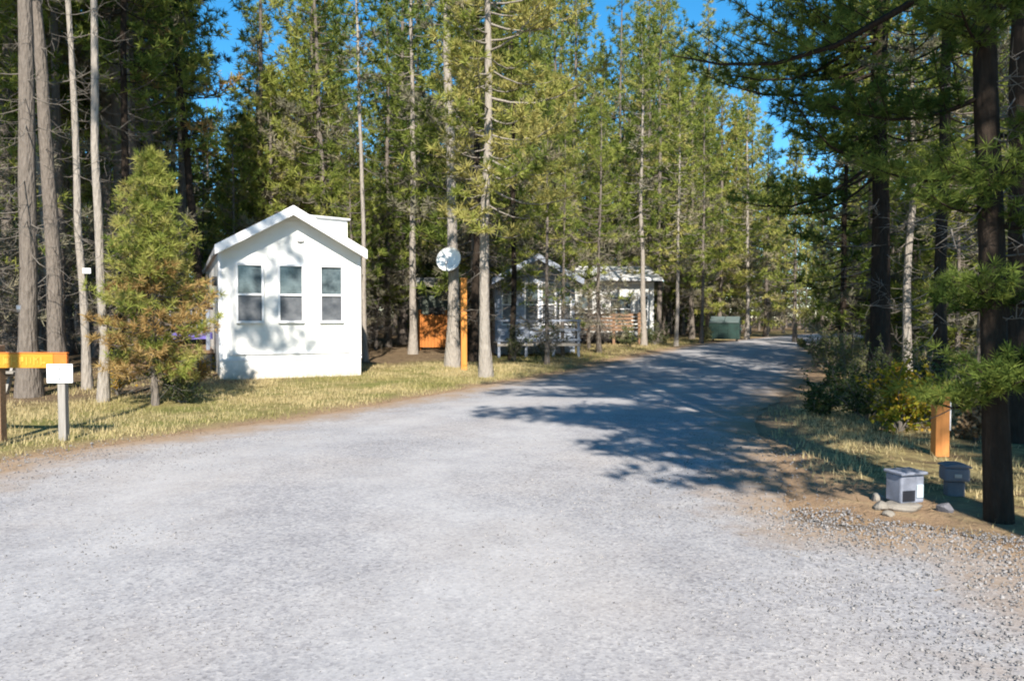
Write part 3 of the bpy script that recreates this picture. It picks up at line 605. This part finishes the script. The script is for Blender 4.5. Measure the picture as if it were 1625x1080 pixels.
# grey box, boulder and stones at right
bx = empty('utility_box', (at(1440,6.3), 6.3, gz1(at(1440,6.3), 6.3)+.05), R(14), 'small pale blue grey metal box on flat stones at right roadside', 'utility box')
MB().box(-.115,-.09,0,.115,.09,.235).build('body', M['boxblue'], bx, .015)
MB().box(-.13,-.115,.237,.13,.10,.262).build('lid', M['boxblue'], bx, .008)
MB().box(-.10,-.098,.02,.02,-.0915,.11).build('dark_panel', M['boxblack'], bx, .004)
MB().box(.035,-.10,.045,.10,-.0915,.155).build('clear_cover', M['boxpane'], bx, .006)
MB().box(.117,-.05,.05,.14,.04,.16).build('junction', M['boxblack'], bx, .006)
def rock(loc, sx, sy, sz, m, label, seed, group=None):
    q = np.random.default_rng(seed); V = []; Fs = []; n, k = 14, 8
    for i in range(k+1):
        th = math.pi*i/k
        for j in range(n):
            ph = 2*math.pi*j/n; V.append([math.sin(th)*math.cos(ph), math.sin(th)*math.sin(ph), math.cos(th)])
    V = np.array(V); dirs = q.normal(size=(9,3)); dirs /= np.linalg.norm(dirs, axis=1)[:,None]; lim = .62+.3*q.random(9)
    for dv, l in zip(dirs, lim):
        t = V@dv; V -= np.clip(t-l, 0, 9)[:,None]*dv*.9
    V *= np.array([sx, sy, sz]); Fs = [(i*n+j, i*n+(j+1) % n, (i+1)*n+(j+1) % n, (i+1)*n+j) for i in range(k) for j in range(n)]
    o = MB().add(V, Fs, False).build('stone', m); o.location = (loc[0], loc[1], gz1(*loc)+sz*.45); o.rotation_euler = (0, 0, q.random()*6)
    o.data.polygons.foreach_set('use_smooth', [False]*len(o.data.polygons)); return tag(o, label, 'stone', group)
b2 = empty('utility_box', (at(1519,6.75), 6.75, gz1(at(1519,6.75), 6.75)), R(-10), 'dark grey utility box on a short stub beside the black trunk', 'utility box')
MB().box(-.075,-.06,-.2,.075,.06,.13).build('stub', M['greystone'], b2, .02)
MB().box(-.105,-.085,.132,.105,.085,.255).build('body', M['greybox'], b2, .02)
MB().prism([(-.112,-.095,.257), (.112,-.095,.257), (.112,-.095,.272), (.04,-.095,.29), (-.04,-.095,.29), (-.112,-.095,.272)], (0,.185,0)).build('lid', M['greybox'], b2, .006)
MB().box(-.03,-.092,.17,.03,-.0855,.205).build('latch', M['metal'], b2, .003)
rock((at(1440,6.2), 6.22), .17, .13, .045, M['stone'], 'wide flat tan stone directly under the pale blue box', 4)
rock((at(1402,6.2), 6.2), .07, .06, .05, M['stone'], 'small pale stone just left of the flat tan stone', 5)
rock((at(1398,6.5), 6.5), .06, .07, .05, M['stone'], 'small pale stone behind left of the blue grey box', 6)
rock((at(1415,6.0), 6.0), .05, .05, .03, M['stone'], 'smallest pale stone in front left of the flat tan stone', 7)
rock((at(1505,6.15), 6.15), .07, .06, .055, M['greystone'], 'small grey stone in front of the dark grey box', 8)

# ------------------------------------------------------------------ shrubs
def shrub_mesh(seed, H, Rr, m, n=1700, leaf=.045, stems=14, up=.5):
    T = Tree(seed); T.trunk(0.2, .02); tubes = []
    P = []; D = []; tint = []
    for i in range(stems):
        az = T.r.random()*6.283; el = 1.35-1.0*T.r.random()**1.3; L = H*(0.65+.45*T.r.random()); q = np.linspace(0,1,6)
        d = np.array([math.cos(az)*math.cos(el)*Rr/H*1.1, math.sin(az)*math.cos(el)*Rr/H*1.1, math.sin(el)]); pts = q[:,None]*d*L + np.array([0,0,.12])*(q*q)[:,None]*L*up + T.r.normal(0,.02,(6,3))*q[:,None]
        tubes.append((pts, .012*(1-q*.8))); tn = .5+T.r.normal(0,.2)
        for j in range(9):
            f = .3+.7*T.r.random(); p = np.array([np.interp(f, q, pts[:,c]) for c in range(3)]); dd = d*.5+T.r.normal(0,.6,3)+np.array([0,0,.3]); dd /= np.linalg.norm(dd); l = (.12+.2*T.r.random())*max(H, .5)
            tubes.append((np.array([p, p+dd*l*.5, p+dd*l]), np.array([.005,.004,.002])))
            for s in range(int(n/stems/9)): P.append(p+dd*l*T.r.random()+T.r.normal(0,.025,3)); D.append(dd); tint.append(tn+T.r.normal(0,.15))
    P = np.array(P); D = np.array(D); k = len(P); d = D*.4+T.r.normal(size=(k,3)); d /= np.linalg.norm(d, axis=1)[:,None]
    s = np.cross(d, T.r.normal(size=(k,3))); s /= np.linalg.norm(s, axis=1)[:,None]+1e-9; l = leaf*(.6+.8*T.r.random(k))[:,None]; w = l*.38
    V = np.stack([P, P+d*l*.5-s*w, P+d*l, P+d*l*.5+s*w], 1).reshape(-1,3)
    SV, SQ = T.tube_mesh(tubes, 4)
    return {'stems': mesh_np('stems', SV, [SQ], [M['twig']]), 'foliage': mesh_np('foliage', V, [np.arange(4*k).reshape(-1,4)], [m], None, np.clip(np.repeat(np.array(tint), 4), 0, 1))}
def shrub(px, Y, H, Rr, m, label, seed, group=None, n=1700, leaf=.045):
    x = at(px, Y); return plant(shrub_mesh(seed, H, Rr, M[m], n, leaf), 'shrub', (x, Y, gz1(x, Y)-.02), 0, 1, (0,0), label, 'shrub', group)
shrub(1430, 10.3, 1.0, .50, 'autumn', 'yellow orange bush with turning leaves left of the short orange post', 31, None, 2600, .06)
shrub(1475, 10.9, 1.05, .35, 'brush', 'dark green bush between the yellow bush and the orange post', 32, None, 1800)
shrub(1378, 11.4, .75, .45, 'brush', 'low grey green bush just left of the yellow bush', 33, None, 2000)
shrub(1335, 13.2, .8, .55, 'brush', 'wide grey green brush at the right road edge', 34, None, 2200)
shrub(1300, 12.2, .42, .40, 'brush', 'low pale brush where dry grass meets the right road edge', 35)
shrub(1345, 16.8, 1.25, .6, 'brush', 'taller dark brush behind the right road edge', 36, None, 2200)
shrub(1318, 20.5, 1.3, .6, 'brush', 'dark bush beside the road where the bend begins', 37, None, 2000)
shrub(1298, 25.0, 1.0, .6, 'brush', 'dark bush on the right shoulder of the bend', 38)
shrub(1122, 44.6, 1.0, .5, 'brush', 'green brush half covering the left side of the dumpster', 52, None, 1300, .06)
shrub(1271, 37.3, .45, .40, 'brush', 'small dark clump alone on the far right road edge', 39)
shrub(1415, 13.5, 1.1, .5, 'brush', 'green bush behind the yellow orange bush', 40, None, 2000)
shrub(1553, 9.7, .42, .30, 'deadbrush', 'low dry brown brush just right of the short orange post', 51, None, 1500, .05)
shrub(1530, 12.5, 1.0, .6, 'brush', 'shaded bush behind the short orange post', 41, None, 2000)
shrub(1600, 11.0, .9, .6, 'brush', 'shaded bush by the black trunk at right edge', 42, None, 2000)
shrub(285, 14.0, .55, .5, 'brush', 'low brush between the young pine and the white cabin', 44)
shrub(310, 16.6, .7, .4, 'autumn', 'reddish brush in front of the dark side porch', 45, None, 1200)
shrub(185, 15.0, .8, .4, 'autumn', 'rust coloured brush left of the young pine trunk', 46, None, 1000)
shrub(862, 26.0, 1.3, .7, 'brush', 'tangled grey brush in front of the porch deck', 47, None, 1500)
shrub(815, 25.2, 1.1, .6, 'brush', 'grey brush beside the pale trunk with lit crown', 48, None, 1300)
shrub(1040, 40, 1.2, 1.0, 'brush', 'olive brush on the verge right of the pale home', 49, None, 1500, .07)
shrub(1000, 38, 1.1, .9, 'brush', 'green brush below the brown deck of the pale home', 50, None, 1500, .07)

# ------------------------------------------------------------------ single trees one can point to
def hero(px, Y, parts, label, lean=0.0, group=None, z=0):
    x = at(px, Y); return plant(parts, 'pine_tree', (x, Y, gz1(x, Y)+z), 0, 1, (0, lean), label, 'tree', group)
hero(45, 14.77, conifer(1, 20, .50, 1.9, .175, 70, bk='bark', deadn=26, mats=ND, mi_fn=lowdead(.3)), 'thick grey trunk at far left with pale tin band', .004)
hero(96, 17.1, conifer(2, 20, .52, 1.9, .17, 70, bk='bark', deadn=30, mats=ND, mi_fn=lowdead(.3)), 'thick leaning grey trunk directly behind the white sign', -.05)
hero(137, 16.0, conifer(3, 17, .60, 1.3, .085, 55, bk='pale_bark', deadn=34, deadL=(.2,.9), mats=ND, mi_fn=lowdead(.3)), 'thin straight pale trunk bearing the small white plate', -.02)
hero(161, 14.1, conifer(4, 17, .58, 1.4, .085, 55, bk='pale_bark', deadn=34, deadL=(.2,.9), mats=ND, mi_fn=lowdead(.3)), 'thin pale trunk just left of the browning young pine', -.004)
hero(84, 21.0, conifer(5, 13, .6, 1.2, .075, 40, bk='pale_bark', deadn=24, mats=ND, mi_fn=lowdead(.3)), 'slim leaning trunk seen behind the thick leaning one', -.06)
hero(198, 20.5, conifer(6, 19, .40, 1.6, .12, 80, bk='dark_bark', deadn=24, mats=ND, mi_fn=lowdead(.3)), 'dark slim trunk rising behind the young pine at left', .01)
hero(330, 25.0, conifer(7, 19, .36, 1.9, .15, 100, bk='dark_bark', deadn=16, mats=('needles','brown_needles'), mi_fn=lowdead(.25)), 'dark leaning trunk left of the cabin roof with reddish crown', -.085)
sap = conifer(8, 4.5, .14, 1.2, .055, 125, 24, .13, .013, tuft=.10, deadn=14, deadL=(.2,.6), tone=.82, mats=('needles','brown_needles'), mi_fn=lambda f, r: 1 if r.random() < (.58-f*1.0) else 0, gap=.05, bend=.05)
hero(245, 13.7, sap, 'young pine with browning lower needles left of the white cabin')
hero(262, 15.6, conifer(9, 3.2, .15, .85, .04, 60, 13, .12, .014, tuft=.13, deadn=10, deadL=(.2,.6), tone=.5, mats=('needles','brown_needles'), mi_fn=lambda f, r: 1 if r.random() < (.7-f) else 0), 'smaller pine half hidden behind the browning young pine')
hero(580, 25.5, conifer(10, 17, .50, 1.3, .085, 60, bk='pale_bark', deadn=24, mats=ND, mi_fn=lowdead(.3)), 'pale slim trunk at the right corner of the white cabin', -.012)
hero(655, 32.0, conifer(11, 19, .48, 1.6, .16, 75, bk='pale_bark', deadn=26, mats=ND, mi_fn=lowdead(.4)), 'pale straight trunk left of the orange fence panel', -.01)
hero(718, 22.6, conifer(12, 19, .55, 1.7, .185, 60, bk='pale_bark', deadn=26, mats=ND, mi_fn=lowdead(.5), gap=.25), 'grey trunk that carries the round white satellite dish', -.012)
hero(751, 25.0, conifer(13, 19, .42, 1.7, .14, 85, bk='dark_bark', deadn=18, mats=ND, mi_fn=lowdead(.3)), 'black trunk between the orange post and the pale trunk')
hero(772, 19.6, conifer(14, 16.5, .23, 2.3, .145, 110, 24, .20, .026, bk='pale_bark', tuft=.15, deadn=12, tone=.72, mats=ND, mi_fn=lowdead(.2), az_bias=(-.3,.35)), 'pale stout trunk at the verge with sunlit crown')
hero(868, 24.5, conifer(15, 8.5, .10, 1.2, .075, 85, 8, .17, .022, deadn=40, tone=.5, mats=ND, mi_fn=lowdead(.9), gap=.2), 'half bare grey young pine in front of the grey home')
for k, (px, Y, H, lab) in enumerate(((893, 29.5, 9.5, 'half bare grey pine at the right corner of the grey home'), (935, 36.5, 10, 'half bare grey pine before the brown deck'))):
    hero(px, Y, conifer(90+k, H, .10, 1.3, .07, 70, 14, .17, .022, deadn=46, deadL=(.3,1.2), tone=.5, mats=ND, mi_fn=lowdead(.8), gap=.25), lab)
hero(812, 27.0, conifer(16, 16, .25, 1.5, .11, 95, bk='dark_bark', deadn=26, tone=.5, mats=ND, mi_fn=lowdead(.5)), 'dark pine in front of the left corner of the grey home')
hero(1022, 39.5, conifer(17, 17, .30, 1.9, .14, 100, bk='pale_bark', deadn=20, tone=.55, mats=ND, mi_fn=lowdead(.4)), 'pale trunk at the right end of the pale home')
hero(1073, 39.0, conifer(18, 15, .26, 1.7, .10, 100, bk='pale_bark', deadn=16, tone=.62, mats=ND, mi_fn=lowdead(.3)), 'bright slim trunk midway between pale home and dumpster')
hero(1113, 43.0, conifer(19, 15, .22, 1.7, .10, 100, bk='bark', deadn=16, tone=.6, mats=ND, mi_fn=lowdead(.3)), 'slim trunk just left of the green dumpster')
hero(1185, 50.0, conifer(20, 17, .2, 2.1, .14, 110, bk='pale_bark', deadn=12, tone=.66, mats=ND, mi_fn=lowdead(.3)), 'sunlit pine right of the green dumpster at the bend')
for k, (px, Y, H, cb, rad, tone, lab) in enumerate((
    (413, 34.0, 21.0, .22, 1.6, .6, 'tall narrow pine behind the left half of the cabin roof'),
    (880, 43.5, 22.0, .2, 2.2, .62, 'tall pine rising between the grey home and the pale home'),
    (982, 54.5, 27.0, .15, 2.6, .62, 'tallest pine right behind the pale home roof'),
    (1030, 54.5, 28.0, .15, 2.8, .66, 'tall pine behind the right end of the pale home roof'),
    (1122, 55.0, 25.0, .12, 2.3, .64, 'tallest broad pine behind the green dumpster'),
    (1188, 62.0, 22.0, .1, 2.3, .66, 'broad pine behind the sunlit one at the bend'),
    (905, 35.5, 17.5, .20, 2.5, .62, 'broad sunlit pine standing before the left end of the pale home'),
    (958, 58.0, 22.0, .12, 2.8, .6, 'broad pine rising behind the middle of the pale home'),
    (1008, 60.0, 27.0, .10, 3.0, .62, 'broad pine further behind the right half of the pale home'),
    (1045, 46.0, 24.0, .16, 2.8, .66, 'broad sunlit pine behind the right end of the pale home'),
    (1098, 50.0, 20.0, .12, 2.7, .7, 'broad sunlit pine behind the slim trunk near the dumpster'),
    (1142, 51.0, 18.5, .10, 2.6, .64, 'broad sunlit pine directly behind the green dumpster'),
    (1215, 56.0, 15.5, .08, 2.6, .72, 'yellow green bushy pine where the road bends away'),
    (432, 33.0, 12.2, .10, 2.5, .66, 'broad sunlit pine rising right behind the cabin ridge'),
    (392, 36.0, 11.0, .10, 2.4, .6, 'bushy pine behind the left roof slope of the cabin'),
    (505, 34.0, 18.0, .14, 2.4, .6, 'tall bushy pine behind the cabin dormer'),
    (615, 38.0, 18.0, .12, 2.4, .6, 'tall bushy pine seen between cabin and orange fence'))):
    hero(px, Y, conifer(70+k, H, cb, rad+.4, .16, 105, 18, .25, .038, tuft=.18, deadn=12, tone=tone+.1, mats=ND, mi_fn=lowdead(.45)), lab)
# big dark trunk at right: own boughs reaching into the sun
T = Tree(51); T.trunk(16, .098, .06, 1.15)
for z, az, L, el, c in ((.98,3.5,.75,.05,.05), (1.12,4.3,.85,.12,.0), (1.2,-.5,.9,.05,.05), (1.28,-1.2,.8,.0,.05), (1.72,-.7,.8,.08,.05), (1.78,4.0,.65,.12,.05), (1.66,3.3,.45,.2,.05), (2.45,3.6,.80,.10,.1), (2.6,4.2,.7,.15,.05), (2.3,-.9,.8,.1,.1), (2.75,3.0,.9,.0,.2), (3.0,-.3,1.0,.1,.1), (3.3,3.1,1.2,-.05,.1), (3.7,4.0,1.0,.05,.1)):
    T.branch(z, az, L, el, c, .045, .12, .44+T.r.normal(0,.1), 0, .45)
for i in range(60):
    f = i/60; T.r.random() > .55 and T.branch(4.2+11.5*f, i*2.4, (2.4*(1-f)+.3)*(.6+.5*T.r.random()), -.15+.8*f, .2, .075, .25, .45, 0)
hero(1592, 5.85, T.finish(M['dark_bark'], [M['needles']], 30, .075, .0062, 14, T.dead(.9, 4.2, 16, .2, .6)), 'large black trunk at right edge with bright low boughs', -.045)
def hanging(T):
    for z in np.linspace(4.4, 10.0, 24): T.branch(z, 3.25+T.r.normal(0,.45), 1.6+2.3*T.r.random(), -.1+T.r.normal(0,.22), .15, .12, .3, .4+T.r.normal(0,.15), 0, .36)
hero(1398, 15.0, conifer(52, 18, .24, 2.7, .19, 58, 24, .13, .017, tuft=.12, extra=hanging, bk='dark_bark', deadn=34, tone=.48, mats=ND, mi_fn=lowdead(.2), az_bias=(3.3,.3), gap=.1), 'dark pine behind the yellow bush with wide hanging boughs', -.01)
hero(1490, 13.0, conifer(53, 16, .30, 1.9, .11, 80, 22, .13, .017, tuft=.12, bk='dark_bark', deadn=34, tone=.42, mats=ND, mi_fn=lowdead(.3)), 'dark slim pine directly behind the short orange post')
hero(1440, 17.5, conifer(54, 11.5, .40, 1.8, .10, 80, bk='pale_bark', deadn=40, tone=.42, mats=ND, mi_fn=lowdead(.4)), 'slim pale trunk between the two dark pines at right')
hero(1338, 23.0, conifer(55, 11, .10, 1.7, .10, 110, bk='dark_bark', deadn=14, tone=.45, mats=ND, mi_fn=lowdead(.25)), 'bushy dark pine at the right shoulder of the bend')
hero(1613, 9.6, conifer(56, 17, .33, 1.9, .14, 70, 26, .11, .012, tuft=.10, bk='dark_bark', deadn=40, tone=.42, mats=ND, mi_fn=lowdead(.3)), 'dark pine at the right picture edge just past the black trunk')
hero(1560, 15.5, conifer(57, 12.5, .25, 1.8, .13, 80, 20, .14, .018, tuft=.13, bk='bark', deadn=36, tone=.42, mats=ND, mi_fn=lowdead(.4)), 'shaded grey pine far behind the short orange post')
hero(1262, 44.0, conifer(58, 12, .10, 2.0, .12, 110, bk='bark', deadn=8, tone=.62, mats=ND, mi_fn=lowdead(.2)), 'sunlit bushy pine where the road disappears')
# pines behind and beside the camera that throw the shadows seen in the photograph
def behind(x, y, parts, label): return plant(parts, 'pine_tree', (x, y, gz1(x, y)), 0, 1, (0,0), label, 'tree', 'pines outside the picture that shade it')
T = Tree(61); T.trunk(25, .27, .12)
for i in range(150):
    f = i/150; az = i*2.399+T.r.normal(0,.4)
    if T.r.random() > .1: T.branch(9+15.6*f, az, (3.5*(1-f)**.7*(.55+.45*min(1, f/.1))+.2)*(.6+.5*T.r.random())*(1+.25*math.cos(az-3)), -.2+.9*f, .22, .17, .25, .5, 0)
for z in np.linspace(6.3, 9.6, 17): T.branch(z, 3.0+T.r.normal(0,.38), 1.5+1.6*T.r.random(), -.12+T.r.normal(0,.1), .15, .15, .42, .5, 0)
behind(4.3, -0.5, T.finish(M['bark'], [M['needles']], 14, .24, .045, 12, T.dead(3, 9, 14, .3, 1.0)), 'tall pine whose trunk shadow crosses the right verge')
behind(-6.1, 4.2, conifer(63, 17.2, .735, 1.9, .10, 46, 26, .22, .045, deadn=0, gap=.3), 'slim high crowned pine dappling the cabin wall')
for k, (x, y) in enumerate(((8.2,0.5), (7.4,-6), (-16.5,5.5), (-21,7), (-14.5,-6))):
    pr = PROTO['tall' if k % 2 else 'full'][k % 3]; o = plant(pr, 'pine_tree', (x, y, gz1(x, y)), k*1.7, 1.05+.1*(k % 3), (0,0), 'pine beside the camera shading the forest edge', 'tree', 'pines outside the picture that shade it')

# ------------------------------------------------------------------ the forest: every trunk one can tell apart is a tree of its own
GAPS = [(333,392,165), (438,478,100), (572,604,235), (683,716,170), (900,962,95), (1082,1138,55), (1160,1214,120), (1214,1312,265)]
def allowed_top(px, half):
    y = -999
    for a, b, l in GAPS:
        if px+half > a and px-half < b: y = max(y, l)
    return y
occupied = [(o.location.x, o.location.y) for o in bpy.data.objects if o.parent is None and o.get('category') == 'tree']
def blocked(x, y):
    v = Matrix.Rotation(-c_ang, 3, 'Z') @ (Vector((x, y, 0))-CABIN)
    if -2.2 < v.x < 4.4 and -16 < v.y < 12.5: return True
    if at(770,y) < x < at(905,y) and 27.5 < y < 43: return True
    if at(880,y) < x < at(1040,y) and 36 < y < 55: return True
    if at(588,y) < x < at(735,y) and 14 < y < 34: return True
    if at(655,y) < x < at(735,y) and 20 < y < 41: return True
    if at(1115,y) < x < at(1180,y) and y < 48: return True
    return False
HT = {'tall': (21, 22, 23), 'bare': (22, 22), 'full': (16, 17.5, 19), 'young': (6.5, 7.5), 'grey': (10, 12)}
RAD = {'tall': 2.4, 'bare': 2.0, 'full': 2.5, 'young': 1.4, 'grey': 1.6}
LBL = {
 'left':  {'tall': 'tall pine in the shaded forest at far left', 'bare': 'bare trunked pine in the shaded forest at far left', 'full': 'bushy pine in the shaded forest at far left', 'young': 'young pine among the trunks at far left', 'grey': 'half dead grey pine among the trunks at far left'},
 'cabin': {'tall': 'tall pine behind the white cabin', 'bare': 'bare trunked pine behind the white cabin', 'full': 'bushy sunlit pine behind the white cabin', 'young': 'young green pine behind the white cabin', 'grey': 'half dead grey pine behind the white cabin'},
 'mid':   {'tall': 'tall pine among the homes past the dish trunk', 'bare': 'bare trunked pine among the homes past the dish trunk', 'full': 'bushy sunlit pine among the homes past the dish trunk', 'young': 'young pine among the homes past the dish trunk', 'grey': 'half dead grey pine among the homes past the dish trunk'},
 'bend':  {'tall': 'tall pine beyond the far bend of the road', 'bare': 'bare trunked pine beyond the far bend of the road', 'full': 'bushy sunlit pine beyond the far bend of the road', 'young': 'young pine beyond the far bend of the road', 'grey': 'half dead grey pine beyond the far bend of the road'},
 'right': {'tall': 'tall dark pine in the forest right of the road', 'bare': 'bare trunked pine in the forest right of the road', 'full': 'bushy pine in the forest right of the road', 'young': 'young pine in the forest right of the road', 'grey': 'half dead grey pine in the forest right of the road'}}
GRP = {'left': 'pines in the shaded forest at left', 'cabin': 'pines behind the white cabin', 'mid': 'pines among the homes', 'bend': 'pines beyond the bend', 'right': 'pines right of the road'}
fr = random.Random(11); cand = []
for _ in range(9000):
    y = 13+72*fr.random()**1.15; x = fr.uniform(-.76*y-2, .76*y+3); cand.append((y, x))
cd = road_d(np.array([(x, y) for y, x in cand])); count = 0; quota = {'left': 62, 'cabin': 62, 'mid': 66, 'bend': 48, 'right': 58}
order = sorted(range(len(cand)), key=lambda i: cand[i][0])
for i in order:
    y, x = cand[i]
    px = CX+F*x/y; left = cd[i] > 0 and x < at(1200, y)
    if cd[i] < (3.4 if left and px < 700 else 1.7) or blocked(x, y): continue
    zone = 'left' if px < 330 else 'cabin' if px < 640 else 'mid' if px < 1080 else 'bend' if (px < 1290 or y > 58) else 'right'
    if quota[zone] <= 0: continue
    sp = {'left': 2.0, 'cabin': 2.3, 'mid': 2.3, 'bend': 2.8, 'right': 2.3}[zone]*(1+max(0, y-32)/40)
    if any((x-a)**2+(y-b)**2 < sp*sp for a, b in occupied): continue
    u = fr.random()
    if zone == 'left': kind = 'bare' if u < .5 else 'tall' if u < .8 else 'grey' if u < .93 else 'full'
    elif zone == 'cabin': kind = 'full' if u < .46 else 'tall' if u < .76 else 'grey' if u < .86 else 'young'
    elif zone == 'mid': kind = 'full' if u < .44 else 'grey' if u < .58 else 'young' if u < .70 else 'tall'
    elif zone == 'bend': kind = 'full' if u < .5 else 'young' if u < .7 else 'tall' if u < .88 else 'grey'
    else: kind = 'tall' if u < .45 else 'full' if u < .62 else 'grey' if u < .82 else 'bare'
    if zone == 'right' and cd[i] < 11 and 15 < y < 42: kind = 'young' if u < .6 else 'grey'
    j = fr.randrange(len(PROTO[kind])); sc = fr.uniform(.95, 1.4) if kind != 'young' else fr.uniform(.85, 1.35); half = RAD[kind]*sc*.25*F/y
    lim = allowed_top(px, half)
    if lim > -900:
        top = hz(lim, y)
        if HT[kind][j]*sc > top:
            for kind in ('grey', 'young'):
                j = fr.randrange(2); sc = min(fr.uniform(.85, 1.15), top/HT[kind][j])
                if sc > .55: break
            if sc < .5: continue
    o = plant(PROTO[kind][j], 'pine_tree', (x, y, gz1(x, y)), fr.uniform(0, 6.28), sc, (fr.gauss(0,.015), fr.gauss(0,.015)), LBL[zone][kind], 'tree', GRP[zone])
    occupied.append((x, y)); count += 1; quota[zone] -= 1
print('forest trees', count, 'deepest', y)

# ------------------------------------------------------------------ far wood closing the view (reads as one mass)
fw = random.Random(5); VV = []; QQ = []; TT = []; MI = []; o_ = 0
lows = []
for k in range(3):
    T = Tree(300+k); T.trunk(17+k, .16)
    for i in range(48):
        f = i/48; T.branch(17*(.04+.12*k)+(17+k)*(.94-.12*k)*f*.98, i*2.4, (2.0*(1-f)**.7+.2)*(.6+.5*T.r.random()), -.2+.9*f, .2, .42, .3, .5+.06*k, 0)
    NV, NQ, m_, t_ = T.needles(7, .40, .11); BV, BQ = T.tube_mesh([T.trunk_t], 6); lows.append((np.concatenate([NV, BV]), np.concatenate([NQ, BQ+len(NV)]), np.concatenate([np.zeros(len(NQ)), np.ones(len(BQ))]), np.concatenate([t_, np.full(len(BV), .5)])))
n_ = 0
while n_ < 900:
    low = n_ >= 420; y = fw.uniform(60, 118) if low else fw.uniform(62, 125); x = fw.uniform(-.82*y, .95*y)
    if road_d([(x, y)])[0] < 3: continue
    px = CX+F*x/y; lim = allowed_top(px, 25); V0, Q0, M0, T0 = lows[fw.randrange(3)]; sc = fw.uniform(.22, .55) if low else fw.uniform(.9, 1.6)
    if lim > -900: sc = min(sc, hz(lim+20, y)/17.5)
    if sc < (.15 if low else .35): continue
    a = fw.random()*6.28; Rm = np.array([[math.cos(a), -math.sin(a), 0], [math.sin(a), math.cos(a), 0], [0, 0, 1]])
    VV.append(V0@Rm.T*sc+np.array([x, y, 0])); QQ.append(Q0+o_); MI.append(M0); TT.append(np.clip(T0+fw.gauss(0,.12), 0, 1)); o_ += len(V0); n_ += 1
tag(link('far_wood', mesh_np('far_wood', np.concatenate(VV), QQ, [M['needles'], M['bark']], MI, np.concatenate(TT))), 'distant pine wood closing the view behind all other trees', 'wood', kind='stuff')
